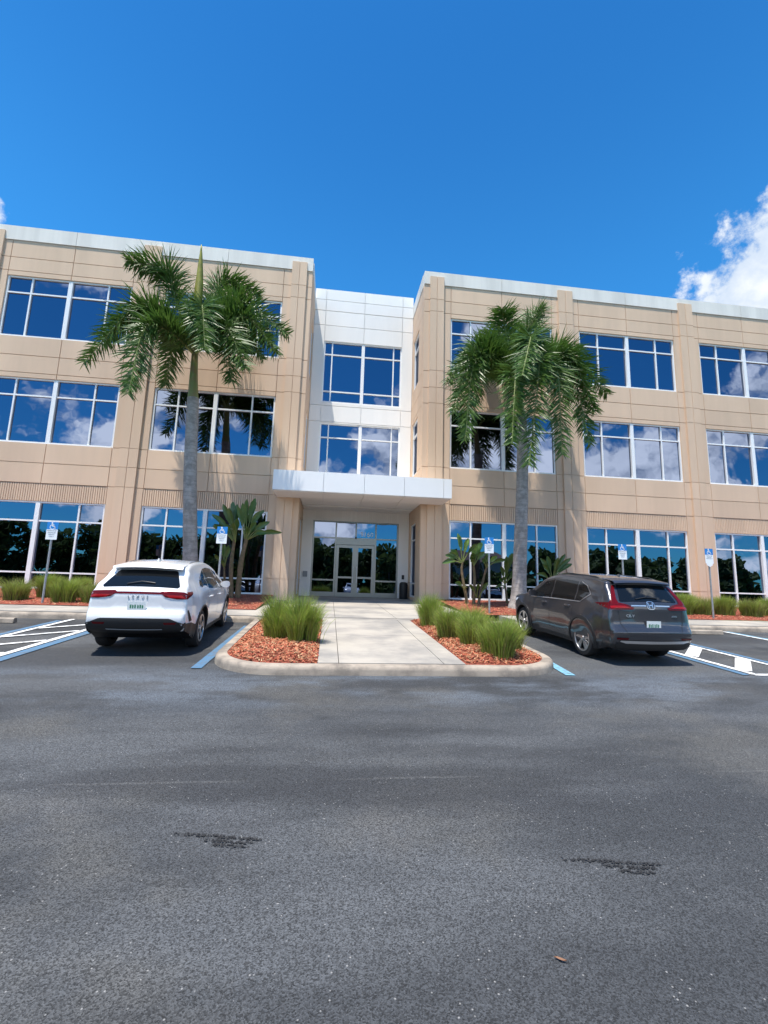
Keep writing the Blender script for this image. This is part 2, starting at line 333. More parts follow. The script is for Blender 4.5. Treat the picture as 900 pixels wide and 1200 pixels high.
def isl(x0, x1, cx, sgn):
    b = MB(); zf = isl_z(x0, x1, cx, sgn); rows = []
    n = 26
    for j in range(n + 1):
        y = 7.70 + (K - .05 - 7.70) * (j / n) ** 1.7
        dy = max(0, 8.68 - y); edge = cx + sgn * math.sqrt(max(.0, .985 ** 2 - dy ** 2)) if dy > 0 else (x0 if sgn < 0 else x1)
        a, c = (edge, x1) if sgn < 0 else (x0, edge)
        rows.append([(a + (c - a) * i / 14, y, zf(a + (c - a) * i / 14, y) + .015 * mnoise.noise(Vector((i * 1.3, j * 1.7, x0)))) for i in range(15)])
    b.grid(rows)
    def ins(x, y):
        dy = max(0, 8.68 - y); w = math.sqrt(max(0, .94 ** 2 - dy ** 2))
        return x > cx - w if sgn < 0 else x < cx + w
    chips(b, ins, x0 + .02, x1 - .01, 7.75, K - .1, zf, 11000)
    tag(b.build('mulch', ['mulch', 'chip', 'chip2']), kind='stuff')
isl(-3.03, -1.4, -2.05, -1); isl(1.1, 2.83, 1.85, 1)
# painted markings
def strip(b, p, q, w, m=0, h=.004):
    p = Vector(p); q = Vector(q); d = (q - p).normalized(); e = Vector((-d.y, d.x)) * w / 2
    b.quad(*[(c.x, c.y, zg(c.y) + h) for c in (p - e, q - e, q + e, p + e)], m)
b = MB()
strip(b, (-7.92, 8.5), (-7.92, 13.1), .12); strip(b, (-6.78, 8.15), (-6.78, 13.1), .13)
for y0 in (8.0, 9.2, 10.4, 11.55): strip(b, (-7.86, y0), (-6.845, min(y0 + .9, 13.1)), .12, h=.0065)
strip(b, (-8.1, 8.5), (-8.1, 12.8), .15, 1); strip(b, (-6.57, 8.0), (-6.57, 13.1), .2, 1)
strip(b, (-3.34, 7.9), (-3.34, 12.5), .17, 1)
strip(b, (6.56, 7.8), (6.56, 13.1), .13); strip(b, (7.72, 8.0), (7.72, 13.1), .12); strip(b, (6.50, 7.73), (9.5, 7.73), .12)
for y0 in (8.05, 9.3, 10.55, 11.8): strip(b, (6.625, y0), (7.66, y0 + 1.05), .26, h=.0065)
strip(b, (6.35, 7.7), (6.35, 13.1), .16, 1); strip(b, (7.92, 8.0), (7.92, 13.1), .15, 1)
strip(b, (2.9, 7.6), (3.1, 9.7), .17, 2); strip(b, (3.12, 9.7), (3.12, 13.1), .15, 2)
strip(b, (10.98, 8.0), (10.98, 13.1), .11); strip(b, (11.13, 8.0), (11.13, 13.1), .11, 2); strip(b, (-11.0, 8.0), (-11.0, 13.1), .11)
strip(b, (14.4, 8), (14.4, 13.1), .11); strip(b, (-14.4, 8), (-14.4, 13.1), .11)
tag(b.build('bay_markings', ['pwhite', 'pblue', 'pblue2']), kind='structure')
# black tyre scuffs
def scuff(x0, y0, x1, y1, nrow):
    b = MB(); d = Vector((x1 - x0, y1 - y0)); ln = d.length; d.normalize(); e = Vector((-d.y, d.x))
    for r in range(nrow):
        t = 0 if r == 0 else ln * (.28 + .12 * r); end = ln if r == 0 else ln * (.97 - .06 * r)
        while t < end:
            w = random.uniform(.005, .016)
            if random.random() < (.94 if t > ln * .25 else .5):
                for k in range(3):
                    p = Vector((x0, y0)) + d * (t + random.uniform(-.008, .008)) + e * (-.042 * r + random.uniform(-.014, .014)); h = random.uniform(.006, .013); sk = random.uniform(-.012, .012)
                    b.quad(*[(q.x, q.y, zg(q.y) + .0035 + .0004 * k) for q in (p, p + d * w, p + d * (w + sk) + e * h, p + d * sk + e * h)])
            t += w + random.uniform(.0, .004)
    return tag(b.build('tyre_mark', 'rubber'), kind='structure')
scuff(-2.22, 3.41, -1.64, 3.31, 3); scuff(.28, 3.0, .88, 2.91, 3)
b = MB()
b.grid([[(-.13 + .016 * i - .001 * j, 2.32 + .006 * (j - 1) * (1.15 - (i / 1.5 - 1) ** 2) * 1.5 - .010 * i, zg(2.32) + .004 + .004 * abs(j - 1) + .003 * (i == 3)) for j in range(3)] for i in range(4)])
tag(b.build('fallen_leaf', 'leafbrown'), 'small curled brown dry leaf lying alone on the asphalt', 'leaf')

# ---------------------------------------------------------------- office building
D = 20.0; XW = 2.733; WA = 4.08; WW = 5.24; PP = 6.69; RD = 23.03; XE = 24.2
bld = empty('office_building', (0, D, -.85)); tag(bld, 'three storey tan and white office building with blue reflective windows and entrance canopy', 'building')
OFF = Vector((0, D, -.85))
def bpart(b, name, mats, parent=bld, **k):
    off = OFF if parent == bld else Vector((0, 0, 0))
    b.v = [tuple(Vector(v) - OFF) for v in b.v] if True else b.v
    return b.build(name, mats, parent, **k)
G = .014
def panel(b, x0, x1, z0, z1, y, dep=.3, gx0=1, gx1=1, gz0=1, gz1=1):
    b.box(x0 + G * gx0, x1 - G * gx1, y, y + .05, z0 + G * gz0, z1 - G * gz1); b.box(x0, x1, y + .045, y + dep, z0, z1)
PZ = [-1.05, .03, 3.67, 4.53, 5.37, 8.47, 9.26, 10.11, 13.2, 13.85, 14.68]
FLOORS = [(-.653, 2.92), (5.37, 8.26), (10.11, 12.98)]
def bays(s): return [(s * (WA + i * PP), s * (WA + i * PP + WW)) for i in range(3)]
for s in (-1, 1):
    b = MB()
    bs = [tuple(sorted(q)) for q in bays(s)]
    edges = sorted([s * XW, s * XE] + [v for q in bs for v in q])
    for i in range(len(edges) - 1):
        x0, x1 = edges[i], edges[i + 1]; xm = (x0 + x1) / 2
        if any(q[0] < xm < q[1] for q in bs):
            for z0, z1 in ((-1.05, -.653),): panel(b, x0, x1, z0, z1, D)
            for za, zb_ in ((3.67, 4.53), (4.53, 5.37), (8.26, 8.47), (8.47, 9.26), (9.26, 10.11), (12.98, 13.2), (13.2, 13.85), (13.85, 14.68)):
                for xa, xb in ((x0, xm), (xm, x1)): panel(b, xa, xb, za, zb_, D, gz0=0 if za in (8.26, 12.98) else 1, gz1=0 if zb_ in (5.37, 10.11) else 1)
            b.box(x0, x1, D + .10, D + .3, 2.92, 3.67)
        else:
            for za, zb_ in zip(PZ[:-1], PZ[1:]): panel(b, x0, x1, za, zb_, D)
    # inner return wall facing the entrance recess
    ya, yb = 21.2, 22.62
    for za, zb_ in zip(PZ[:-1], PZ[1:]):
        for y0, y1 in ((D + .31, ya), (ya, yb), (yb, RD)):
            z0, z1 = za, zb_
            segs = [(z0, z1)]
            if y0 == ya:
                segs = []
                for zc, zd in ((-1.05, -.653), (2.92, 3.67), (3.67, 4.53), (4.53, 5.37), (8.26, 8.47), (8.47, 9.26), (9.26, 10.11), (12.98, 13.2), (13.2, 13.85), (13.85, 14.68)):
                    if zc >= za - .01 and zd <= zb_ + .01: segs.append((zc, zd))
            for zc, zd in segs:
                xa, xb = sorted((s * XW, s * (XW + .05))); b.box(xa, xb, y0, y1, zc + G, zd - G); xa, xb = sorted((s * (XW + .045), s * (XW + .3))); b.box(xa, xb, y0, y1, zc, zd)
    # back and outer end
    xa, xb = sorted((s * XW, s * XE)); b.box(xa, xb, 42, 42.3, -1.05, 14.68)
    xa, xb = sorted((s * XE, s * (XE - .3))); b.box(xa, xb, D + .301, 42, -1.05, 14.68)
    xa, xb = sorted((s * (XW + .3), s * (XE - .3))); b.box(xa, xb, D + .301, 42, 14.3, 14.5)
    bpart(b, 'wall', 'tan')
    # parapet band with joints, notched by the pilasters
    b = MB(); pil = [s * 3.36] + [s * (WA + WW + .725 + i * PP) for i in range(3)]
    xs = sorted([s * XW, s * XE] + [s * (WA + WW / 2 + i * PP) for i in range(3)])
    for i in range(len(xs) - 1): b.box(xs[i] + (.0 if abs(abs(xs[i]) - XW) < .01 else .008), xs[i + 1] - .008, D - .035, D + .32, 14.68, 15.36)
    b.box(*sorted((s * (XW - .02), s * (XW + .3))), D + .322, RD + .6, 14.68, 15.36)
    b.box(*sorted((s * (XW + .3), s * XE)), 42, 42.3, 14.68, 15.36); b.box(*sorted((s * (XE - .3), s * XE)), D + .33, 42, 14.69, 15.355)
    bpart(b, 'parapet', 'band')
    for px in pil:
        b = MB(); hw = .35 if abs(px) < 4 else .39
        zz_ = PZ[:-1] + [15.08]
        for za, zb_ in zip(zz_[:-1], zz_[1:]):
            for xa, xb in ((px - hw, px - .012), (px + .012, px + hw)): b.box(xa, xb, D - .10, D - .001, za + G * .8, zb_ - G * .8)
        b.box(px - hw + .012, px + hw - .012, D - .075, D - .002, -1.05, 15.06)
        bpart(b, 'pilaster', 'tan')
    for q in bs:          # fluted spandrels over the ground floor windows
        b = MB(); n = 58
        for k in range(n):
            xa = q[0] + WW * k / n; b.box(xa + .010, xa + WW / n - .014, D + .015, D + .10, 2.925, 3.655)
        bpart(b, 'fluted_spandrel', 'tan')
def tilted_pane(b, x0, x1, z0, z1, y, rng):
    a = rng.uniform(-.0022, .0022) * (x1 - x0); c = rng.uniform(-.002, .002) * (z1 - z0)
    b.quad((x0, y - a - c, z0), (x1, y + a - c, z0), (x1, y + a + c, z1), (x0, y - a + c, z1))
rw = random.Random(3)
def window(x0, x1, z0, z1, y, vs, hs, centre=None, fw=.07, cw=.17, split=None, mats='frame'):
    """vs: thin mullion x positions, hs: transom z positions"""
    f = MB(); g = MB(); yb = y + .06; ye = y + .18
    f.box(x0, x0 + fw, yb, ye, z0, z1); f.box(x1 - fw, x1, yb, ye, z0, z1); f.box(x0 + fw, x1 - fw, yb + .001, ye, z1 - fw, z1); f.box(x0 + fw, x1 - fw, yb - .03, ye, z0, z0 + fw)
    vv = [(v, .032) for v in vs] + ([(centre, cw / 2)] if centre is not None else [])
    for v, h in vv: f.box(v - h, v + h, yb + (.004 if h < .05 else -.03), ye, z0 + fw, z1 - fw)
    cuts = sorted([(x0 + fw, 0)] + vv + [(x1 - fw, 0)])
    for i in range(len(cuts) - 1):
        xa = cuts[i][0] + cuts[i][1]; xb = cuts[i + 1][0] - cuts[i + 1][1]
        for h in hs: f.box(xa, xb, yb + .008, ye, h - .032, h + .032)
        zc = [z0 + fw] + [h for h in hs] + [z1 - fw]
        for j in range(len(zc) - 1):
            tilted_pane(g, xa - .01, xb + .01, zc[j], zc[j + 1], y + .13, rw)
    w = bpart(f, 'window', mats); g.v = [tuple(Vector(v) - OFF) for v in g.v]; g.build('pane', 'glass', w); return w
for s in (-1, 1):
    for q in bays(s):
        x0, x1 = sorted(q); c = (x0 + x1) / 2; vs = (x0 + WW * .195, x1 - WW * .195)
        for fi, (z0, z1) in enumerate(FLOORS):
            hs = (0.0, 2.11) if fi == 0 else (z1 - .78,)
            window(x0, x1, z0, z1, D, vs, hs, c)
    # narrow windows in the return walls
    for fi, (z0, z1) in enumerate(FLOORS):
        f = MB(); g = MB(); ya, yb = 21.2, 22.62; hs = (0.0, 2.11) if fi == 0 else (z1 - .78,)
        X = lambda d: s * (XW + d)
        def bx(a, c, y0, y1, zc, zd): f.box(*sorted((X(a), X(c))), y0, y1, zc, zd)
        bx(.05, .16, ya, ya + .07, z0, z1); bx(.05, .16, yb - .07, yb, z0, z1); bx(.052, .16, ya + .07, yb - .07, z1 - .07, z1); bx(.03, .16, ya + .07, yb - .07, z0, z0 + .07)
        for h in hs: bx(.055, .16, ya + .07, yb - .07, h - .032, h + .032)
        g.quad((X(.12), ya + .05, z0 + .03), (X(.12), yb - .05, z0 + .03), (X(.12), yb - .05, z1 - .03), (X(.12), ya + .05, z1 - .03))
        if s > 0: g.f = [t[::-1] for t in g.f]
        w = bpart(f, 'window', 'frame'); g.v = [tuple(Vector(v) - OFF) for v in g.v]; g.build('pane', 'glass', w)
# white entrance bay
b = MB(); xs = [-XW, -2.13, 0, 2.13, XW]
for i in range(4):
    mid = i in (1, 2)
    zc = [4.43, 8.31, 9.2, 13.8, 14.65, 15.31, 15.95] if not mid else [8.25, 8.31, 9.2, 9.38, None, 12.89, 13.8, 14.65, 15.31, 15.95]
    for za, zd in zip(zc[:-1], zc[1:]):
        if za is None or zd is None: continue
        gg = 2.2 if za == 14.65 else 1
        panel(b, xs[i], xs[i + 1], za, zd, RD, gz0=0 if za in (8.25, 12.89) else gg, gz1=0 if zd == 9.38 else 1)
    if mid: panel(b, xs[i], xs[i + 1], 4.43, 5.4, RD)
b.box(-XW, XW, RD + .3, RD + .7, 15.6, 15.945); b.box(-XW, XW, RD + .7, 42, 15.3, 15.5)
for s in (-1, 1): b.box(*sorted((s * (XW - .25), s * (XW - .002))), RD + .31, 42, 14.5, 15.94)
bpart(b, 'entrance_wall', 'cream')
window(-2.13, 2.13, 9.38, 12.89, RD, (-1.68, 1.68), (10.03, 12.13), 0.0); window(-2.13, 2.13, 5.4, 8.25, RD, (-1.68, 1.68), (7.46,), 0.0)
# canopy
b = MB()
for xa, xb in ((-3.725, -1.68), (-1.68, 0), (0, 1.68), (1.68, 3.37), (3.37, 3.725)):
    b.box(xa + .008, xb - .008, 18.3, 18.36, 3.6, 4.43)
b.box(-3.72, 3.72, 18.35, 19.89, 3.61, 4.42); b.box(-3.725, -3.70, 18.36, 19.89, 3.6, 4.43); b.box(3.70, 3.725, 18.36, 19.89, 3.6, 4.43)
b.box(-XW + .01, XW - .01, 19.89, RD - .002, 3.61, 4.415)
can = bpart(b, 'canopy', 'canopy')
b = MB()
for xa, xb in ((-3.7, -1.68), (-1.68, 0), (0, 1.68), (1.68, 3.7)): b.box(xa + .012, xb - .012, 18.38, 19.88, 3.575, 3.608)
for xa, xb in ((-2.7, -1.68), (-1.68, 0), (0, 1.68), (1.68, 2.7)):
    b.box(xa + .012, xb - .012, 19.9, 21.6, 3.575, 3.608); b.box(xa + .012, xb - .012, 21.9, 22.95, 3.575, 3.608)
for xa, xb in ((-1.65, -.03), (.03, 1.65)): b.box(xa, xb, 21.62, 21.88, 3.55, 3.608)
b.v = [tuple(Vector(v) - OFF) for v in b.v]; b.build('soffit', 'cream', can)
# entrance: side panels, fluted transom panel, storefront, doors
b = MB()
for s in (-1, 1):
    for za, zd in ((-.85, .03), (.03, 3.6)): b.box(*sorted((s * 2.2, s * (XW - .003))), RD, RD + .2, za + .01, zd - .01)
    b.box(*sorted((s * 2.21, s * (XW - .01))), RD + .03, RD + .25, -.9, 3.6)
for k in range(40):
    xa = -2.19 + 4.38 * k / 40; b.box(xa + .012, xa + 4.38 / 40 - .012, RD - .0, RD + .06, 3.06, 3.605)
b.box(-2.2, 2.2, RD + .05, RD + .25, 3.04, 3.6)
bpart(b, 'entrance_surround', 'cream')
f = MB(); g = MB(); y0 = RD + .03; y1 = RD + .15
vx = [-2.16, -1.02, 0.0, 1.02, 2.16]
for v in vx:
    z_lo = -.82 if v != 0.0 else 2.28
    f.box(v - .04, v + .04, y0, y1, z_lo, 3.04)
for i in range(4):
    xa, xb = vx[i] + .04, vx[i + 1] - .04
    f.box(xa, xb, y0 + .003, y1, 2.98, 3.04); f.box(xa, xb, y0 + .003, y1, 2.15, 2.22); tilted_pane(g, xa, xb, 2.2, 3.0, y0 + .06, rw)
    if i in (0, 3):
        f.box(xa, xb, y0 + .003, y1, .02, .10); f.box(xa, xb, y0 + .003, y1, -.60, -.53); f.box(xa, xb, y0 - .02, y1, -.85, -.60)
        tilted_pane(g, xa, xb, .08, 2.18, y0 + .06, rw); tilted_pane(g, xa, xb, -.55, .04, y0 + .06, rw)
f.box(-.98, .98, y0 - .012, y1, 1.86, 2.16); f.box(-.018, .018, y0 + .03, y1, -.8, 1.86)
w = bpart(f, 'storefront_frame', 'alu'); g.v = [tuple(Vector(v) - OFF) for v in g.v]; g.build('pane', 'glass', w)
for s in (-1, 1):
    f = MB(); g = MB(); h = MB(); xa, xb = sorted((s * .015, s * .97))
    f.box(xa, xa + .13, y0 + .002, y1 - .04, -.78, 1.84); f.box(xb - .13, xb, y0 + .002, y1 - .04, -.78, 1.84); f.box(xa + .13, xb - .13, y0 + .004, y1 - .04, 1.70, 1.84); f.box(xa + .13, xb - .13, y0 + .004, y1 - .04, -.78, -.55)
    f.box(xa + .13, xb - .13, y0 - .03, y0 + .03, .16, .25)
    tilted_pane(g, xa + .12, xb - .12, -.56, 1.71, y0 + .05, rw)
    hx = s * .10; h.tube([(hx, y0, -.05), (hx, y0 - .07, -.05), (hx, y0 - .07, .75), (hx, y0, .75)], .018, 8)
    d_ = bpart(f, 'door', 'alu')
    for mb, nm, mt in ((g, 'pane', 'glass'), (h, 'handle', 'chrome')):
        mb.v = [tuple(Vector(v) - OFF) for v in mb.v]; mb.build(nm, mt, d_)
b = MB(); text_mb(b, "9160", .36, lambda c: (.56 + c.x * .95, y0 + .045 - c.z, 2.40 + c.y)); bpart(b, 'address_number', 'signwhite')
b = MB(); b.box(-2.2, 2.2, RD + 1.2, RD + 1.25, -.9, 3.6); b.box(-2.2, 2.2, RD + .26, RD + 1.2, 3.58, 3.6); bpart(b, 'dark_backing', 'dark')  # black sheets added behind the doors, standing in for the unlit interior
# small things at the entrance
b = MB(); b.lathe([(0, 0), (.2, 0), (.21, .03), (.21, .70), (.195, .70), (.195, .78), (.11, .83), (.11, .80), (0, .80)], (2.42, 22.45, zs(22.45) + .004), (0, 0, 1), 24); tag(b.build('trash_bin', 'dark', smooth=True, angle=40, fix=True), 'round black litter bin standing right of the glass entrance doors', 'bin')
b = MB(); b.box(-.11, .11, -.05, 0, -.14, .14); b.box(-.06, .06, -.06, -.05, -.02, .09); o = b.build('wall_intercom', 'intercom'); o.location = (-2.47, RD - .001, .32); tag(o, 'grey intercom box on the white wall left of the doors', 'intercom')
b = MB(); b.box(-.06, .06, -.05, 0, -.11, .11); b.box(-.035, .035, -.058, -.05, .0, .07); o = b.build('card_reader', 'dark'); o.location = (2.47, RD - .001, .30); tag(o, 'small black card reader on the white wall above the bin', 'card reader')

# ---------------------------------------------------------------- palms
def spline(pts, n):
    pts = [Vector(p) for p in pts]; P = [pts[0] * 2 - pts[1]] + pts + [pts[-1] * 2 - pts[-2]]; out = []
    for i in range(1, len(P) - 2):
        for k in range(n):
            t = k / n; a, b_, c, d = P[i - 1], P[i], P[i + 1], P[i + 2]
            out.append(.5 * (2 * b_ + (c - a) * t + (2 * a - 5 * b_ + 4 * c - d) * t * t + (3 * b_ - a - 3 * c + d) * t ** 3))
    out.append(pts[-1]); return out
def frond(root, hub, pts, rng, ymax=19.85):
    hub = Vector(hub); pl = spline([hub] + [Vector(p) for p in pts], 10); n = len(pl)
    b = MB(); loc = Vector(root.location)
    b.tube([p - loc for p in pl], [.055 * (1 - i / n) + .008 for i in range(n)], 6, 1)
    total = sum((pl[i + 1] - pl[i]).length for i in range(n - 1)); npair = int(total * 66); up = Vector((0, 0, 1))
    for k in range(npair):
        t = .10 + .90 * k / npair; u = t * (n - 1); i = min(int(u), n - 2); p = pl[i].lerp(pl[i + 1], u - i); tan = (pl[i + 1] - pl[i]).normalized()
        side = tan.cross(up)
        if side.length < .15: side = tan.cross(Vector((0, 1, .2)))
        side.normalize(); nor = side.cross(tan).normalized()
        ln = (.56 + .46 * math.sin(math.pi * min(1, t * .85 + .12))) * rng.uniform(.7, 1.18) * (1 if t < .85 else 1 - (t - .85) * 2.6)
        for s in (-1, 1):
            ph = rng.choice((-.75, -.1, .5, .95)) + rng.uniform(-.3, .3)
            d = (side * s * math.cos(ph) + nor * math.sin(ph) + tan * rng.uniform(.3, 1.0)).normalized(); w = rng.uniform(.017, .028)
            wv = d.cross(nor * math.cos(ph) - side * s * math.sin(ph)).normalized(); wv = (wv + nor * rng.uniform(-.5, .5)).normalized() * w
            q = p.copy(); rows = []; drop = rng.uniform(.08, .62)
            for j, wf in enumerate((.6, 1, .75, .05)):
                rows.append((q - wv * wf, q + wv * wf)); dd = (d + Vector((0, 0, -1)) * drop * (j + .4) * .55).normalized(); q = q + dd * ln / 3
                if q.y > ymax: q.y = ymax
            o = len(b.v)
            for r in rows: b.v += [tuple(r[0] - loc), tuple(r[1] - loc)]
            for j in range(3): b.f.append((o + 2 * j, o + 2 * j + 1, o + 2 * j + 3, o + 2 * j + 2)); b.m.append(0)
    return b.build('frond', ['frond', 'rachis'], root)
def palm(base, trunk, rad, shaft, shr, hub, fronds, spear, label, seed):
    rng = random.Random(seed); root = empty('palm_tree', base); loc = Vector(base); tag(root, label, 'palm tree', 'royal palms at the entrance')
    b = MB(); tp = spline(trunk, 10); rr = []
    for i in range(len(tp)):
        u = i / (len(tp) - 1) * (len(rad) - 1); k = min(int(u), len(rad) - 2); rr.append((rad[k] + (rad[k + 1] - rad[k]) * (u - k)) * (1 + .012 * math.sin(i * 2.2)))
    b.tube([p - loc for p in tp], rr, 18); b.build('trunk', 'trunk', root, smooth=True, angle=60)
    b = MB(); sp = spline(shaft, 6); b.tube([p - loc for p in sp], [shr[0] + (shr[1] - shr[0]) * (i / (len(sp) - 1)) ** .8 for i in range(len(sp))], 14); b.build('crownshaft', 'shaft', root, smooth=True, angle=60)
    if spear:
        b = MB(); pl = spline([hub] + spear, 8); n = len(pl); b.tube([p - loc for p in pl], [.05 + .135 * math.sin(math.pi * min(1, .1 + .9 * i / n)) ** 1.1 - .046 * i / n for i in range(n)], 7); b.build('spear_leaf', 'spear', root, smooth=True)
    for f in fronds: frond(root, hub, f, rng)
P1 = [[(-7.83, 17.2, 10.82), (-8.18, 17.0, 11.82), (-9.57, 16.8, 11.97)], [(-6.62, 17.6, 10.65), (-6.26, 18.0, 12.24), (-4.79, 18.3, 12.09)], [(-6.07, 17.0, 9.78), (-5.1, 16.7, 10.6), (-3.26, 16.4, 9.29)], [(-6.15, 16.4, 9.07), (-5.36, 15.7, 8.9), (-4.51, 15.3, 7.24)], [(-6.55, 16.5, 9.5), (-6.2, 15.4, 9.5), (-5.75, 14.7, 7.5)], [(-7.92, 16.9, 9.53), (-8.88, 16.5, 9.88), (-10.22, 16.1, 7.35)], [(-7.54, 16.4, 8.93), (-8.15, 15.7, 8.62), (-8.26, 15.3, 5.99)], [(-6.5, 18.0, 10.15), (-5.91, 18.8, 11.0), (-4.64, 19.2, 9.6)], [(-7.4, 18.0, 9.6), (-8.2, 18.7, 9.9), (-8.6, 19.2, 8.0)]]
P1 += [[(-6.0, 16.8, 9.49), (-4.81, 16.3, 9.77), (-3.57, 16.0, 8.24)], [(-6.16, 16.7, 9.07), (-5.59, 16.2, 8.94), (-5.09, 16.0, 7.0)], [(-7.67, 17.1, 9.5), (-8.76, 17.0, 9.79), (-10.01, 16.8, 8.57)]]
P2 = [[(6.0, 17.1, 9.33), (5.56, 16.8, 10.67), (5.22, 16.3, 11.2)], [(6.64, 17.5, 10.39), (7.11, 17.7, 11.65), (7.89, 18.0, 12.63)], [(5.13, 16.9, 9.15), (4.34, 16.7, 9.73), (2.97, 16.5, 7.85)], [(5.13, 16.7, 9.05), (4.0, 16.1, 8.64), (3.53, 15.8, 5.35)], [(6.19, 18.1, 10.06), (6.11, 18.9, 11.54), (5.42, 19.3, 11.6)], [(5.59, 16.0, 8.02), (5.19, 15.0, 7.69), (4.81, 14.5, 4.9)], [(6.17, 16.1, 8.48), (6.19, 15.1, 8.51), (5.37, 14.4, 4.14)], [(7.23, 17.0, 9.39), (8.23, 16.7, 9.83), (9.74, 16.4, 7.93)], [(6.72, 16.5, 8.72), (7.23, 15.8, 8.53), (7.14, 15.4, 4.9)], [(7.02, 16.8, 9.08), (8.14, 16.4, 8.91), (8.71, 16.1, 5.58)], [(6.07, 16.1, 9.01), (5.87, 15.1, 9.34), (5.05, 14.1, 7.25)], [(7.38, 18.1, 9.76), (8.56, 18.8, 10.64), (9.69, 19.2, 8.78)], [(5.98, 18.1, 9.63), (5.48, 18.9, 10.2), (5.0, 19.3, 8.24)]]
P2 += [[(5.25, 17.0, 9.33), (4.09, 16.4, 9.28), (3.15, 16.1, 6.5)], [(6.98, 16.5, 9.0), (7.99, 16.1, 9.26), (8.77, 15.8, 6.89)]]
palm((-6.25, 17.3, -.9), [(-6.25, 17.3, -.95), (-6.3, 17.3, .2), (-6.62, 17.3, 3.67), (-6.8, 17.3, 6.8)], [.38, .26, .235, .215], [(-6.8, 17.3, 6.7), (-6.86, 17.3, 7.7), (-6.91, 17.3, 8.9)], (.21, .11), (-6.91, 17.3, 8.6), P1, [(-6.99, 17.3, 10.61), (-7.01, 17.3, 11.91), (-7.04, 17.2, 13.29)], 'tall palm with an upright yellow spear leaf behind the white car', 11)
palm((6.15, 17.3, -.9), [(6.15, 17.3, -.95), (6.2, 17.3, .1), (6.41, 17.3, 4.42), (6.43, 17.3, 7.0)], [.44, .28, .23, .205], [(6.43, 17.3, 6.9), (6.36, 17.3, 7.6), (6.29, 17.3, 8.7)], (.20, .11), (6.29, 17.3, 8.4), P2, None, 'palm with dense drooping crown and no spear leaf, behind the dark car', 12)

# ---------------------------------------------------------------- bird of paradise plants
def paddle(root, base, tip, rng, young=False, width=.17, stalk=.30):
    loc = Vector(root.location); base = Vector(base); tip = Vector(tip); d = tip - base; width *= .66; mid = base.lerp(tip, .55) + Vector((0, 0, .11 * d.length))
    pl = spline([base, mid, tip], 8); n = len(pl); b = MB(); k0 = int(n * stalk)
    b.tube([p - loc for p in pl[:k0 + 3]], [.028 - .016 * i / (k0 + 3) for i in range(k0 + 3)], 6, 1)
    side = d.cross(Vector((rng.uniform(-.6, .6), -1, rng.uniform(-.4, .5)))).normalized(); nor = side.cross(d).normalized(); rows = []
    for i in range(k0, n):
        t = (i - k0) / (n - 1 - k0); w = width * (math.sin(math.pi * min(1, t * .93 + .06)) ** .75) * (1.0 if t < .97 else .1)
        c = pl[i] - loc; e = rng.uniform(.85, 1.1); rows.append([c - side * w * e + nor * w * .45, c - side * w * .5 + nor * w * .12, c, c + side * w * .5 + nor * w * .12, c + side * w * e + nor * w * .45])
    b.grid(rows, 0); return b.build('leaf', ['bopleaf2' if young else 'bopleaf', 'rachis'], root, smooth=True)
def bop(base, stems, leaves, label, seed, young=()):
    rng = random.Random(seed); root = empty('bird_of_paradise', base); loc = Vector(base); tag(root, label, 'plant', 'bird of paradise plants by the wall')
    for pts, r in stems:
        b = MB(); pl = spline(pts, 6); b.tube([p - loc for p in pl], [r * (1.15 - .45 * i / len(pl)) * rng.uniform(.9, 1.1) for i in range(len(pl))], 9); b.build('stem', 'bopstem', root, smooth=True, angle=60)
    leaves = list(leaves) + [(bs, tuple(Vector(bs).lerp(Vector(tp), rng.uniform(.75, 1.0)) + Vector((rng.uniform(-.35, .35), rng.uniform(-.4, .1), rng.uniform(-.3, .12)))), w * .95) for bs, tp, w in leaves]
    for k, (bs, tp, w) in enumerate(leaves): paddle(root, bs, tp, rng, k in young, w)
bop((-4.95, 18.4, -.78), [([(-5.0, 18.4, -.82), (-5.1, 18.4, .5), (-5.06, 18.4, 1.5)], .085), ([(-4.78, 18.45, -.82), (-4.74, 18.4, .6), (-4.6, 18.4, 1.55)], .10), ([(-5.3, 18.6, -.82), (-5.35, 18.6, -.1), (-5.4, 18.6, .4)], .05)],
    [((-5.06, 18.4, 1.45), (-5.59, 18.3, 2.9), .19), ((-5.06, 18.4, 1.45), (-5.26, 18.5, 3.05), .2), ((-4.62, 18.4, 1.5), (-4.36, 18.3, 3.2), .2), ((-5.06, 18.4, 1.4), (-5.95, 18.2, 2.45), .18), ((-4.62, 18.4, 1.5), (-3.98, 18.4, 2.75), .19), ((-4.62, 18.4, 1.5), (-3.2, 18.2, 1.85), .17), ((-5.06, 18.4, 1.4), (-5.8, 18.0, 2.05), .16), ((-4.65, 18.4, 1.5), (-4.8, 18.1, 2.95), .19), ((-4.62, 18.4, 1.5), (-4.2, 18.0, 2.2), .15), ((-5.0, 18.3, 1.4), (-4.9, 17.9, 2.3), .16), ((-4.62, 18.4, 1.5), (-3.75, 18.5, 2.3), .17), ((-5.4, 18.6, .4), (-5.6, 18.5, 1.4), .14), ((-5.4, 18.6, .4), (-5.2, 18.4, 1.2), .13), ((-5.4, 18.6, .4), (-5.75, 18.3, .9), .13)],
    'large twin stemmed dark bird of paradise plant left of the entrance column', 21)
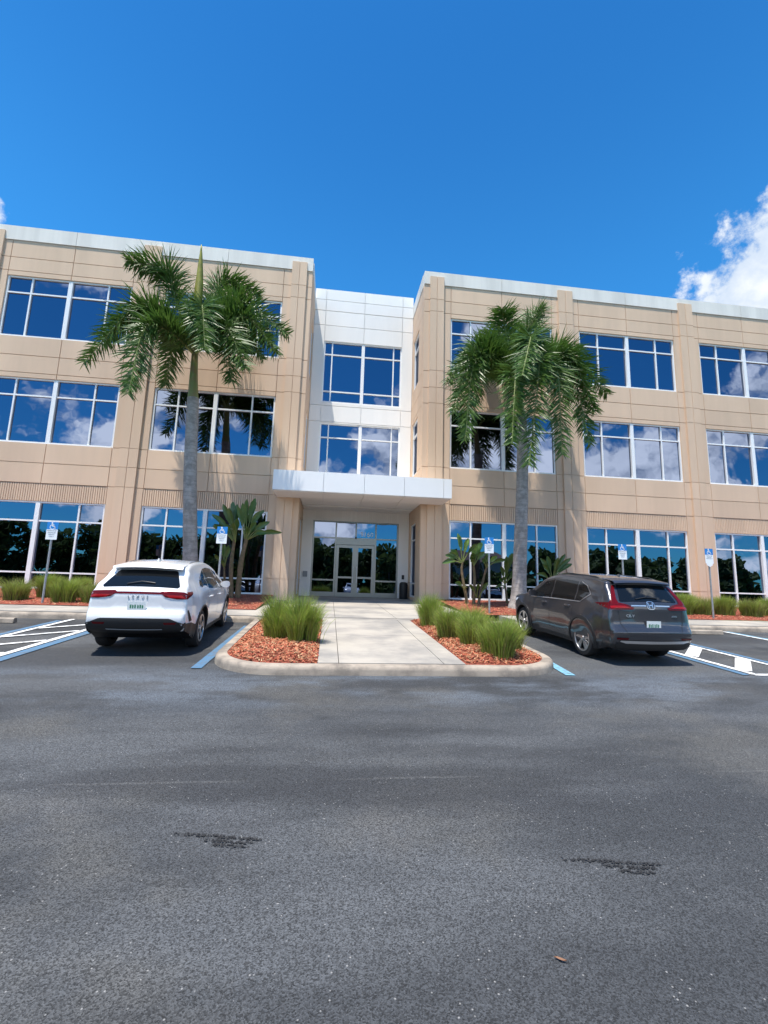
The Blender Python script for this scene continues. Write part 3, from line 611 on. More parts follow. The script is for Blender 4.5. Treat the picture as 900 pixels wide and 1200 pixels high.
bop((4.55, 18.4, -.78), [([(4.44, 18.4, -.82), (4.2, 18.4, .5), (4.22, 18.4, .95)], .06), ([(4.7, 18.4, -.82), (4.74, 18.4, .3), (4.7, 18.4, .8)], .06), ([(4.9, 18.4, -.82), (5.03, 18.4, -.1), (5.25, 18.4, .75)], .055)],
    [((4.22, 18.4, .9), (3.42, 18.2, 1.2), .16), ((4.22, 18.4, .9), (4.0, 18.4, 2.15), .17), ((4.22, 18.4, .9), (4.44, 18.3, 1.95), .16), ((4.22, 18.4, .9), (3.68, 18.3, 1.45), .15), ((4.7, 18.4, .8), (5.03, 18.3, 1.8), .2), ((5.25, 18.4, .75), (5.3, 18.4, 1.4), .16), ((5.25, 18.4, .75), (5.66, 18.2, 1.25), .15), ((4.3, 18.3, -.2), (3.79, 18.0, .1), .14), ((4.7, 18.4, .8), (4.66, 18.2, 1.7), .18), ((4.7, 18.4, .8), (4.45, 18.0, 1.2), .15), ((5.25, 18.4, .75), (4.95, 18.1, 1.1), .14), ((4.8, 18.3, -.5), (4.4, 18.0, .05), .12), ((4.9, 18.3, -.5), (5.2, 18.1, .1), .12)],
    'bright green bird of paradise plant with pale leaves right of the entrance column', 22, young=(1, 2, 4, 5, 6, 8))
bop((6.4, 18.9, -.75), [([(6.35, 18.9, -.8), (6.3, 18.9, -.3), (6.25, 18.9, .1)], .05)], [((6.25, 18.9, .1), (6.05, 18.8, .85), .14), ((6.25, 18.9, .1), (6.6, 18.9, 1.45), .15), ((6.25, 18.9, .1), (5.9, 18.7, .3), .13), ((6.25, 18.9, 0), (5.7, 18.6, -.05), .13), ((6.25, 18.9, .1), (6.3, 18.8, 1.3), .14), ((6.25, 18.9, .1), (6.8, 18.8, .7), .14)],
    'short dark leafy plant tucked behind the right palm trunk', 23)
bop((8.2, 18.7, -.75), [([(8.15, 18.7, -.8), (8.2, 18.7, -.2), (8.3, 18.7, .3)], .06)], [((8.3, 18.7, .3), (8.04, 18.6, 1.35), .15), ((8.3, 18.7, .3), (8.88, 18.6, 1.48), .15), ((8.3, 18.7, .3), (9.12, 18.5, 1.05), .15), ((8.3, 18.7, .3), (7.72, 18.6, 1.25), .15), ((8.3, 18.7, .3), (8.5, 18.5, 1.3), .16), ((8.3, 18.7, .2), (7.6, 18.5, .6), .14), ((8.3, 18.7, .2), (8.9, 18.4, .6), .14)],
    'dark leafy plant rising behind the roof of the dark car', 24)

# ---------------------------------------------------------------- ornamental grass
def grass_mesh(rad, h, n, seed, dry=.12):
    rng = random.Random(seed); b = MB()
    tufts = [(rng.uniform(0, 6.283), rad * .6 * math.sqrt(rng.random()), rng.uniform(.72, 1.1)) for _ in range(9)]
    for _ in range(n):
        ta, tr, th_ = rng.choice(tufts); a = rng.uniform(0, 6.283); r = abs(rng.gauss(0, .14))
        p = Vector((math.cos(ta) * tr + math.cos(a) * r * .6, math.sin(ta) * tr + math.sin(a) * r * .6, -.02)); rr = min(1, p.length / rad)
        out = (Vector((p.x, p.y, 0)) * 1.1 + Vector((math.cos(a), math.sin(a), 0)) * .55 * rad).normalized(); lean = .06 + .62 * rr * rng.uniform(.4, 1.35) + abs(rng.gauss(0, .12)); ln = h * th_ * rng.uniform(.6, 1.12) * (1.06 - .34 * rr)
        w = rng.uniform(.0035, .0075); ang = rng.uniform(0, 6.283); sd_ = Vector((math.cos(ang), math.sin(ang), 0)) * w; q = p.copy(); o = len(b.v); m = 1 if rng.random() < dry else 0; ll = lean * .3
        for j, wf in enumerate((.8, 1, .9, .6, .08)):
            b.v += [tuple(q - sd_ * wf), tuple(q + sd_ * wf)]; d = (Vector((0, 0, 1 - .25 * ll * (j > 2))) + out * ll).normalized(); q = q + d * ln / 4; ll += lean * (.35 + .28 * j)
        for j in range(4): b.f.append((o + 2 * j, o + 2 * j + 1, o + 2 * j + 3, o + 2 * j + 2)); b.m.append(m)
    return b
gm = [grass_mesh(.50, 1.08, 3400, 31, .22), grass_mesh(.44, .98, 3200, 32, .22), grass_mesh(.58, .88, 3000, 33, .3), grass_mesh(.58, .86, 2800, 34, .6)]
gobj = []
def clump(k, x, y, z, s, label, grp, rz=0):
    if len(gobj) <= k or gobj[k] is None:
        while len(gobj) <= k: gobj.append(None)
        o = gm[k].build('grass_clump', ['grass1', 'grass2']); gobj[k] = o
    else: o = gobj[k].copy(); COL.objects.link(o)
    o.location = (x, y, z); o.scale = (s[0], s[0], s[1]); o.rotation_euler.z = rz; tag(o, label, 'grass clump', grp); return o
GI = 'grass clumps on the entrance island'; GB = 'grass clumps along the building'
clump(0, -2.25, 9.75, zi(9.75), (.74, .93), 'tall green grass clump on the red mulch nearest the white car', GI)
clump(1, -1.78, 9.45, zi(9.45), (.80, 1.0), 'tall green grass clump at the left edge of the entrance walkway', GI, 1)
clump(1, 1.42, 11.9, zi(11.9), (.74, .90), 'grass clump right of the walkway, farthest from the road', GI, 2)
clump(2, 1.55, 10.2, zi(10.2), (.8, .85), 'low grass clump, middle of the three right of the walkway', GI)
clump(0, 2.15, 10.5, zi(10.5), (.75, .72), 'grass clump beside the front wheel of the dark car', GI, 2.2)
clump(2, 1.88, 8.25, zi(8.25), (.74, .86), 'grass clump spilling over the kerb at the right island nose', GI, 1)
clump(2, 1.75, 9.3, zi(9.3), (.72, .82), 'grass clump between the island nose clump and the middle one', GI, 4.1)
clump(1, 2.3, 8.8, zi(8.8), (.58, .72), 'smaller grass clump at the island edge next to the blue line', GI, 3)
for x, y, k, sc, lb in ((-11.4, 16.3, 3, 1.0, 'leftmost drying grass clump under the ground floor window'), (-10.9, 17.3, 2, 1.05, 'grass clump set back behind the red mulch by the window mullion'), (-9.75, 16.0, 2, 1.0, 'grass clump at the foot of the left parking sign'), (-8.85, 16.0, 3, 1.0, 'half dried grass clump next to the white car taillight'), (-10.1, 17.5, 2, .95, 'grass clump close to the glass behind the left sign'), (-12.6, 16.5, 2, 1.0, 'grass clump just outside the left edge of the picture'),
                        (11.3, 16.6, 2, 1.0, 'grass clump partly hidden by the dark car rear'), (12.5, 16.6, 2, 1.08, 'green grass clump in front of the right parking sign'), (13.5, 16.7, 3, 1.0, 'yellowing grass clump right of the right parking sign'), (14.5, 16.7, 2, 1.0, 'grass clump below the reflected white car'), (15.4, 16.4, 3, 1.0, 'dry grass clump at the right edge of the picture'), (11.9, 17.6, 3, .95, 'grass clump against the tan wall behind the right sign'), (14.0, 17.8, 2, .95, 'grass clump close under the right window sill'), (16.4, 16.6, 2, 1., 'grass clump just beyond the right picture edge')):
    clump(k, x, y, zb(y) + .02, (.82 * sc, .92 * sc), lb, GB, x * 1.7)

# ---------------------------------------------------------------- accessible parking signs
def iso_symbol(mb, place):
    def seg(p, q, w=.02):
        p = Vector(p); q = Vector(q); d = (q - p).normalized(); e = Vector((-d.y, d.x)) * w
        mb.add([place(*c) for c in (p - e, q - e, q + e, p + e)], [(0, 1, 2, 3)], 2)
    n = 10; mb.add([place(-.02 + .026 * math.cos(2 * math.pi * k / n), .095 + .026 * math.sin(2 * math.pi * k / n)) for k in range(n)], [tuple(range(n))], 2)
    seg((-.018, .065), (-.008, -.015)); seg((-.016, .03), (.045, .03), .011); seg((-.008, -.015), (.05, -.015), .014); seg((.05, -.012), (.075, -.085), .014); seg((.07, -.085), (.095, -.078), .011)
    for k in range(11):
        a0 = R(110 + 23 * k); a1 = R(110 + 23 * (k + 1)); seg((.0 + .075 * math.cos(a0), -.04 + .075 * math.sin(a0)), (.075 * math.cos(a1), -.04 + .075 * math.sin(a1)), .010)
def parking_sign(x, y, label, top=1.62, plain=False, lean=0):
    z = zb(y); root = empty('parking_sign', (x, y, z)); tag(root, label, 'sign', 'accessible parking signs'); root.rotation_euler.y = lean
    h = top - z; b = MB(); b.box(-.03, .03, -.012, .012, -.1, h - .03); b.box(-.012, .012, -.024, -.012, -.1, h - .03); b.build('post', 'post', root)
    hw = .165; b = MB(); zb0 = h - .56
    b.box(-hw, hw, -.032, -.026, h - .235, h, 1); b.box(-hw, hw, -.032, -.026, zb0, h - .237, 0)
    iso_symbol(b, lambda u, v: (u, -.0335, h - .118 + v * .95))
    for k in range(5):
        w = hw * (.97 - .0 * k)
    rows = (("PARKING BY", .05), ("DISABLED", .055), ("PERMIT", .055), ("ONLY", .055)) if not plain else (("PARKING BY", .042), ("DISABLED", .042), ("PERMIT ONLY", .042))
    for k, (s_, sz) in enumerate(rows): text_mb(b, s_, sz, (lambda kk: lambda c: (c.x, -.0335 - c.z * .1, h - .28 - kk * (.062 if not plain else .05) + c.y))(k), 3)
    b.build('sign_panel', ['signwhite', 'signblue', 'signwhite', 'signtext'], root)
    if plain:
        b = MB(); pts = [(-.12, .0), (.12, 0), (.12, -.06), (.0, -.13), (-.12, -.06)]
        b.add([(p[0], -.036, zb0 - .0 + p[1]) for p in pts] + [(p[0], -.030, zb0 + p[1]) for p in pts], [(4, 3, 2, 1, 0), (5, 6, 7, 8, 9)] + [(i, (i + 1) % 5, (i + 1) % 5 + 5, i + 5) for i in range(5)]); b.build('shield_panel', 'signwhite', root)
parking_sign(-10.1, 15.5, 'blue and white disabled parking sign standing in the left grass clumps', 1.6)
parking_sign(-4.87, 15.5, 'disabled parking sign between the left palm trunk and the big leafy plant', 1.68)
parking_sign(4.32, 15.5, 'disabled parking sign in front of the bright green plant right of the entrance', 1.70)
parking_sign(9.40, 15.5, 'disabled parking sign rising behind the roof of the dark car', 1.66)
parking_sign(12.9, 15.5, 'disabled parking sign with a pointed lower plate against the tan wall', 1.63, True)
# wheel stops
def wheel_stop(x0, x1, y, label):
    o = MB(); n = 2; prof = [(-.075, 0), (-.06, .09), (-.035, .115), (.035, .115), (.06, .09), (.075, 0)]
    o.grid([[(x, p[0], p[1]) for p in prof] for x in (-(x1 - x0) / 2, -(x1 - x0) / 2 + .04, (x1 - x0) / 2 - .04, (x1 - x0) / 2)], flip=False); k = len(prof)
    o.f.append(tuple(range(k))); o.m.append(0); o.f.append(tuple(3 * k + i for i in range(k))); o.m.append(0)
    ob = o.build('wheel_stop', 'kerb', fix=True); ob.location = ((x0 + x1) / 2, y, zg(y)); ob.rotation_euler.x = math.atan(.05); return tag(ob, label, 'wheel stop', 'concrete wheel stops')
wheel_stop(-10.7, -8.86, 12.35, 'concrete wheel stop left of the hatched bay at the left picture edge')
wheel_stop(8.55, 10.42, 12.55, 'pale concrete wheel stop right of the dark car against the kerb')

# ---------------------------------------------------------------- cars
def chaikin(p, it=2):
    for _ in range(it):
        q = [p[0]]
        for a, c in zip(p[:-1], p[1:]): q += [tuple(a[i] * .75 + c[i] * .25 for i in (0, 1)), tuple(a[i] * .25 + c[i] * .75 for i in (0, 1))]
        p = q + [p[-1]]
    return p
def lerp_tab(tab, v):
    if v <= tab[0][0]: return tab[0][1]
    for (a, fa), (c, fc) in zip(tab[:-1], tab[1:]):
        if v <= c: t = (v - a) / (c - a); t = t * t * (3 - 2 * t); return fa + (fc - fa) * t
    return tab[-1][1]
class Car:
    def __init__(s, sil, plan, ztab, wheels, wr, L, belt, crown, zbot, flare=.03, rise=.1):
        s.rise = rise
        s.sil = chaikin(sil, 2); s.plan = plan; s.ztab = ztab; s.wheels = wheels; s.wr = wr; s.L = L; s.r = .075; s.crown = crown; s.zbot = zbot; s.flare = flare
        n = len(s.sil); s.nor = []
        for i in range(n):
            a = s.sil[max(i - 1, 0)]; c = s.sil[min(i + 1, n - 1)]; t = Vector((c[0] - a[0], c[1] - a[1])).normalized(); s.nor.append(Vector((-t.y, t.x)))
    def W(s, x, z):
        w = lerp_tab(s.plan, x) * lerp_tab(s.ztab, z)
        for xw in s.wheels:
            d = math.hypot(x - xw, z - s.wr); w += s.flare * math.exp(-((d - s.wr - .03) / .13) ** 2) * (1 if z < 1.0 else 0)
        return w
    def rear(s, z, y, off=0.0):           # point on the rear face / roof edge at height z
        best = None
        for i in range(len(s.sil) - 1):
            a, c = s.sil[i], s.sil[i + 1]
            if a[1] <= z <= c[1] or (i == 0 and z < a[1]):
                t = (z - a[1]) / max(1e-6, c[1] - a[1]); t = min(1, max(0, t)); S = Vector((a[0] + (c[0] - a[0]) * t, a[1] + (c[1] - a[1]) * t)); nn = s.nor[i].lerp(s.nor[i + 1], t).normalized(); best = (S, nn); break
        S, nn = best; return s.band(S, nn, y, off)
    def band(s, S, nn, y, off):
        I = S - nn * s.r; w = max(.05, s.W(I.x, I.y) - s.r)
        if abs(y) <= w:
            q = S + nn * (s.crown * (1 - (y / w) ** 2) + off); return Vector((q.x, y, q.y))
        sn = min(1, (abs(y) - w) / s.r); cs = math.sqrt(max(0, 1 - sn * sn)); q = I + nn * (s.r + off) * cs
        return Vector((q.x, math.copysign(w + (s.r + off) * sn, y), q.y))
    def side(s, x, z, sg, off=0.0): return Vector((x, sg * (s.W(x, z) + off), z))
    def body(s, nrow=14, ncol=8):
        b = MB(); n = len(s.sil); ring_n = None; bot0 = s.sil[0][0] + .12; bot1 = s.sil[-1][0] - .12
        cum = [0]
        for i in range(1, n): cum.append(cum[-1] + math.hypot(s.sil[i][0] - s.sil[i - 1][0], s.sil[i][1] - s.sil[i - 1][1]))
        rows = []
        for i in range(n):
            S = Vector(s.sil[i]); nn = s.nor[i]; I = S - nn * s.r; fx_ = (s.sil[i][0] - s.sil[0][0]) / (s.sil[-1][0] - s.sil[0][0]); fx_ = .75 * min(1, max(0, fx_)) + .25 * cum[i] / cum[-1]
            B = Vector((bot0 + (bot1 - bot0) * fx_, s.zbot)); B.y += s.rise * max(0, 1 - (B.x - bot0) / .35) ** 1.5; right = []
            for k in range(nrow + 1):
                q = B.lerp(I, k / nrow); right.append(Vector((q.x, -s.W(q.x, q.y), q.y)))
            w = max(.05, s.W(I.x, I.y) - s.r)
            for a in (30, 60): q = I + nn * s.r * math.sin(R(a)); right.append(Vector((q.x, -(w + s.r * math.cos(R(a))), q.y)))
            cen = []
            for k in range(ncol + 1):
                y = -w + 2 * w * k / ncol; q = S + nn * s.crown * (1 - (y / w) ** 2); cen.append(Vector((q.x, y, q.y)))
            rows.append(right + cen + [Vector((p.x, -p.y, p.z)) for p in right[::-1]])
        b.grid(rows, 0, flip=True); m = len(rows[0]); o = 0
        for i in range(n - 1): b.f.append((i * m, (i + 1) * m, (i + 1) * m + m - 1, i * m + m - 1)); b.m.append(1)
        b.f.append(tuple(range(m))); b.m.append(1); b.f.append(tuple((n - 1) * m + k for k in range(m))); b.m.append(1)
        return b
    def patch_side(s, top, bot, sg, nx=8, nz=4, off=.004, m=0, mb=None):
        def pl(pts, t):
            u = t * (len(pts) - 1); i = min(int(u), len(pts) - 2); return Vector(pts[i]).lerp(Vector(pts[i + 1]), u - i)
        rows = []
        for j in range(nz + 1):
            rows.append([s.side(*pl(bot, i / nx).lerp(pl(top, i / nx), j / nz), sg, off) for i in range(nx + 1)])
        mb.grid(rows, m, flip=(sg > 0))
    def patch_rear(s, rws, mb, m=0, nx=10, sub=3, off=.004):
        rows = []
        for (z0, a0, c0), (z1, a1, c1) in zip(rws[:-1], rws[1:]):
            for k in range(sub): t = k / sub; rows.append((z0 + (z1 - z0) * t, a0 + (a1 - a0) * t, c0 + (c1 - c0) * t))
        rows.append(rws[-1]); mb.grid([[s.rear(z, a + (c - a) * i / nx, off) for i in range(nx + 1)] for z, a, c in rows], m, flip=True)
def bool_cut(obj, cutters):
    for c in cutters:
        n0 = len(obj.data.vertices)
        for k in range(6):
            c.scale = (1 + .004 * k, 1 + .013 * k, 1 + .003 * k)
            md = obj.modifiers.new('b', 'BOOLEAN'); md.operation = 'DIFFERENCE'; md.solver = 'EXACT'; md.object = c; md.material_mode = 'TRANSFER'
            dg = bpy.context.evaluated_depsgraph_get(); me = bpy.data.meshes.new_from_object(obj.evaluated_get(dg)); obj.modifiers.clear()
            if len(me.vertices) > .8 * n0: obj.data = me; break
        bpy.data.objects.remove(c)
def wheel(root, x, sg, r, track, name='wheel', spokes=5, dark=False, twin=False):
    w = .115; y = sg * track; b = MB(); c = Vector((x, y, r))
    b.lathe([(r * .66, -w), (r * .80, -w), (r * .94, -w * .93), (r * .99, -w * .7), (r, -w * .35), (r, w * .35), (r * .99, w * .7), (r * .94, w * .93), (r * .80, w), (r * .66, w)], c, (0, sg, 0), 40, closed=True)
    wo_ = empty('wheel'); wo_.parent = root
    b.build('tyre', 'tyre', wo_, smooth=True, angle=45, fix=True)
    b = MB(); b.lathe([(r * .68, w * .95), (r * .63, w * .9), (r * .60, w * .2), (.06, w * .15), (0, w * .15)], c, (0, sg, 0), 36, 1)
    b.lathe([(r * .73, w * .9), (r * .73, w * 1.02), (r * .66, w * 1.02), (r * .635, w * .75)], c, (0, sg, 0), 40, 0)
    b.lathe([(0, w * .98), (.05, w * .95), (.06, w * .7)], c, (0, sg, 0), 16, 0)
    for k in range(spokes):
        for da in ((-.13, .13) if twin else (0,)):
            a = 2 * math.pi * k / spokes + .3; d = Vector((math.cos(a), 0, math.sin(a))); e = Vector((-math.sin(a), 0, math.cos(a)))
            dd = Vector((math.cos(a + da), 0, math.sin(a + da))); w0, w1 = (.03, .045) if not twin else (.022, .030)
            p = c + Vector((0, sg * w * .88, 0)) + d * .035; q = c + Vector((0, sg * w * .92, 0)) + dd * r * .66; n_ = Vector((0, sg * .03, 0))
            vs = [p - e * w0, p + e * w0, q + e * w1, q - e * w1]; vs = vs + [v - n_ for v in vs]
            b.add(vs, [(0, 1, 2, 3), (7, 6, 5, 4), (0, 4, 5, 1), (1, 5, 6, 2), (2, 6, 7, 3), (3, 7, 4, 0)], 0)
    b.build('rim', ['rim', 'rimdark'], wo_, smooth=True, angle=30); return wo_
def assign_lower(o, fn):
    for p in o.data.polygons:
        if p.material_index == 0 and fn(p.center): p.material_index = 1
def make_car(c, name, paint, cladding, side_windows, rear_glass, rearlights, sidelight, label, plate_z, letters, wheel_kw, track, arch_w, extras):
    root = empty(name); tag(root, label, 'car'); x0 = (c.wheels[0] + c.wheels[1]) / 2; SH = Vector((x0, 0, 0))
    def part(mb, nm, mats, par=root, **k):
        mb.v = [tuple(Vector(v) - SH) for v in mb.v]; return mb.build(nm, mats, par, **k)
    b = c.body(); bo = part(b, 'body', [paint, 'dark'], fix=True)
    cut = []
    for xw in c.wheels:
        for sg in (-1, 1):
            k = MB(); k.lathe([(0, -.3), (c.wr + .065, -.3), (c.wr + .065, .5), (0, .5)], (xw - x0, sg * .87, c.wr - .005), (0, sg, 0), 40); cut.append(k.build('cutter', 'dark', fix=True))
    bool_cut(bo, cut); bo.data.polygons.foreach_set('use_smooth', [True] * len(bo.data.polygons)); bo.data.set_sharp_from_angle(angle=R(38))
    assign_lower(bo, lambda p: cladding(p.x + x0, abs(p.y), p.z))
    for sg in (-1, 1):
        for top, bot in side_windows:
            f = MB(); c.patch_side(top, bot, sg, mb=f, off=.005); part(f, 'side_window', 'carglass', smooth=True)
        f = MB(); t_ = [side_windows[0][0][0]] + [p for tp, _ in side_windows for p in tp[1:]]
        # wheel arch mouldings
        for xw in c.wheels:
            f = MB(); rows = []
            for k in range(25):
                a = R(-14 + 208 * k / 24); r0, r1 = c.wr + .06, c.wr + .06 + arch_w
                pi = (xw + r0 * math.cos(a), max(.23, c.wr + r0 * math.sin(a))); po = (xw + r1 * math.cos(a), max(.23, c.wr + r1 * math.sin(a)))
                pin = c.side(*pi, sg, -.05); p1 = c.side(*pi, sg, .012); p2 = c.side(*po, sg, .012); p3 = c.side(*po, sg, -.01)
                rows.append([pin, p1, p2, p3])
            f.grid(rows, flip=(sg < 0)); part(f, 'arch_trim', extras.get('arch_mat', 'dark'), smooth=True, angle=40, fix=True)
        # door shut lines and handles
        for top, bot in extras['gaps']:
            f = MB(); c.patch_side([top, (top[0] + .009, top[1])], [bot, (bot[0] + .009, bot[1])], sg, nx=1, nz=10, off=.003, mb=f); part(f, 'door_gap', 'dark')
        for hx, hz in extras['handles']:
            f = MB(); p = [c.side(hx + d, hz + .006 * math.sin(d * 12), sg, .028 if 0 < k < 3 else .0) for k, d in enumerate((0, .03, .19, .22))]; f.tube(p, .013, 6); part(f, 'door_handle', extras.get('handle_mat', paint), smooth=True)
        mx, mz = extras['mirror']; f = MB(); w0 = c.W(mx, mz)
        prof = [(0, 0), (.06, .0), (.085, .05), (.085, .12), (.05, .16), (0, .16)]
        rws = []
        for d, sc in ((0, .35), (.05, .8), (.12, 1), (.19, .92), (.22, .4)):
            rws.append([(mx + (px_ - .04) * sc, sg * (w0 - .02 + d), mz + .0 + (pz - .08) * sc + .09) for px_, pz in prof] + [(mx + (prof[0][0] - .04) * sc, sg * (w0 - .02 + d), mz + (prof[0][1] - .08) * sc + .09)])
        f.grid(rws); f.f.append(tuple(len(f.v) - 7 + k for k in range(6))); f.m.append(0); part(f, 'wing_mirror', extras.get('mirror_mat', paint), smooth=True, angle=50, fix=True)
        f = MB(); c.patch_side(*sidelight, sg, mb=f, off=.006); c.patch_rear([(z, *(sorted((sg * a, sg * d)))) for z, a, d in rearlights], f, 0, off=.008); part(f, 'taillight', 'redlight', smooth=True)
        for rws_ in extras.get('lens', []):
            f = MB(); c.patch_rear([(z, *(sorted((sg * a, sg * d)))) for z, a, d in rws_], f, 0, off=.012, nx=6); part(f, 'lamp_lens', 'reddark', smooth=True)
        for top, bot in extras.get('headlight', []):
            f = MB(); c.patch_side(top, bot, sg, mb=f, off=.006); part(f, 'headlight', 'lampglass', smooth=True)
        f = MB(); c.patch_rear([(z, *(sorted((sg * a, sg * d)))) for z, a, d in extras['reflector']], f, 0, off=.014, nx=4); part(f, 'reflector', 'redlight')
        if 'rail' in extras:
            f = MB(); f.tube([Vector((x_, sg * (c.W(x_, z_ - .06) - .09), z_ + .0)) for x_, z_ in extras['rail']], .018, 6); part(f, 'roof_rail', extras.get('rail_mat', 'dark'), smooth=True)
    f = MB(); c.patch_rear(rear_glass, f, 0, nx=14, sub=6, off=.006); part(f, 'rear_window', 'carglass', smooth=True)
    # windscreen
    f = MB(); ws = extras['windscreen']; rows = []
    for i in range(len(c.sil)):
        if ws[0] <= c.sil[i][0] <= ws[1]: rows.append([c.band(Vector(c.sil[i]), c.nor[i], y, .005) for y in [(-.62 + 1.24 * k / 10) for k in range(11)]])
    f.grid(rows, flip=True); part(f, 'windscreen', 'carglass', smooth=True)
    f = MB(); zw, y0_, y1_ = extras['wiper']; f.tube([c.rear(zw, y0_, .02), c.rear(zw + .035, (y0_ + y1_) / 2, .03), c.rear(zw + .02, y1_, .02)], .010, 6); part(f, 'wiper', 'dark')
    # plate
    f = MB(); P = lambda u, v, o: c.rear(plate_z + v, u, o)
    f.grid([[c.rear(plate_z, -.155 + .31 * i, .0) + Vector((-.022, 0, v)) + (c.rear(plate_z + .05, 0) - c.rear(plate_z - .05, 0)).normalized() * 0 for i in (0, 1)] for v in (-.078, .078)], 0, flip=True)
    bx_ = c.rear(plate_z, 0, .0).x - .024
    for k, yy in enumerate((-.10, -.062, -.024, .024, .062, .10)):
        hh = .032; f.quad((bx_ - .0012, -yy + .013, plate_z - hh), (bx_ - .0012, -yy - .013, plate_z - hh), (bx_ - .0012, -yy - .013, plate_z + hh * (.6 if k % 2 else 1)), (bx_ - .0012, -yy + .013, plate_z + hh), 1)
    f.v = [(min(v[0], bx_) if i < 4 else v[0], v[1], v[2]) for i, v in enumerate(f.v)]
    for i in range(4): f.v[i] = (bx_, f.v[i][1], f.v[i][2])
    part(f, 'licence_plate', ['plate', 'platetext'])
    for txt, size, cy, cz, mt in letters:
        f = MB(); text_mb(f, txt, size, lambda q: tuple(c.rear(cz + q.y, cy - q.x, .006 + q.z)), 0); part(f, 'badge', mt)
    for nm, mt, fn in extras.get('more', []):
        f = MB(); fn(c, f); part(f, nm, mt, smooth=True, angle=40)
    for xw in c.wheels:
        for sg in (-1, 1): wheel(root, xw - x0, sg, c.wr, track, **wheel_kw)
    return root
# white crossover
c1 = Car([(.16, .41), (.07, .455), (.02, .54), (.0, .64), (.035, .76), (.085, .80), (.09, .96), (.10, 1.10), (.17, 1.17), (.36, 1.32), (.58, 1.48), (.60, 1.53), (.68, 1.57), (1.1, 1.635), (1.7, 1.66), (2.2, 1.645), (2.65, 1.565), (3.1, 1.345), (3.5, 1.12), (3.85, 1.07), (4.25, 1.0), (4.5, .9), (4.62, .72), (4.66, .5), (4.6, .27)],
         [(0, .78), (.12, .835), (.35, .885), (.9, .925), (2.4, .925), (3.6, .92), (4.2, .88), (4.5, .74), (4.66, .58)], [(.22, .93), (.40, .97), (.62, 1.0), (.88, .995), (1.06, .965), (1.15, .915), (1.36, .815), (1.62, .70)], (.99, 3.68), .365, 4.66, 1.05, .035, .22, .028, .19)
def wht_more(c, f): c.patch_rear([(1.075, -.80, .80), (1.105, -.80, .80)], f, 0, nx=24, sub=2, off=.007)
def spoiler(c, f):
    rows = [[c.rear(1.485, y, .0) for y in [(-.60 + 1.2 * k / 10) for k in range(11)]], [c.rear(1.53, y, .01) + Vector((-.15, 0, -.012)) for y in [(-.62 + 1.24 * k / 10) for k in range(11)]], [c.rear(1.545, y, .012) + Vector((-.14, 0, .005)) for y in [(-.62 + 1.24 * k / 10) for k in range(11)]], [c.rear(1.60, y, .008) for y in [(-.60 + 1.2 * k / 10) for k in range(11)]]]
    f.grid(rows, flip=True)
def recess(c, f):
    c.patch_rear([(.775, -.42, .42), (.79, -.47, .47), (.96, -.34, .34), (.965, -.32, .32)], f, 0, nx=10, sub=2, off=.003)
def vent(c, f):
    for sg in (-1, 1): c.patch_side([(.15, .80), (.19, .80)], [(.22, .585), (.31, .60)], sg, nx=2, nz=5, off=.008, mb=f)
def rear_black(c, f): c.patch_rear([(.42, -.80, .80), (.47, -.88, .88), (.555, -.90, .90), (.575, -.80, .80), (.655, -.60, .60), (.662, -.56, .56)], f, 0, nx=20, sub=3, off=.012)
def rear_corner(c, f, sg):
    c.patch_side([(.07, .565), (.30, .565), (.54, .50)], [(.12, .43), (.35, .34), (.58, .29)], sg, nx=10, nz=4, off=.011, mb=f)
def rear_step(c, f): c.patch_rear([(.485, -.46, .46), (.50, -.47, .47)], f, 0, nx=10, sub=1, off=.02)
def fin(c, f):
    p = Vector((.98, 0, 1.655)); f.add([p + Vector(v) for v in ((0, -.025, 0), (0, .025, 0), (.2, .015, 0), (.2, -.015, 0), (.02, 0, .07), (.06, 0, .065))], [(0, 1, 4), (1, 2, 5, 4), (3, 0, 4, 5), (2, 3, 5)])
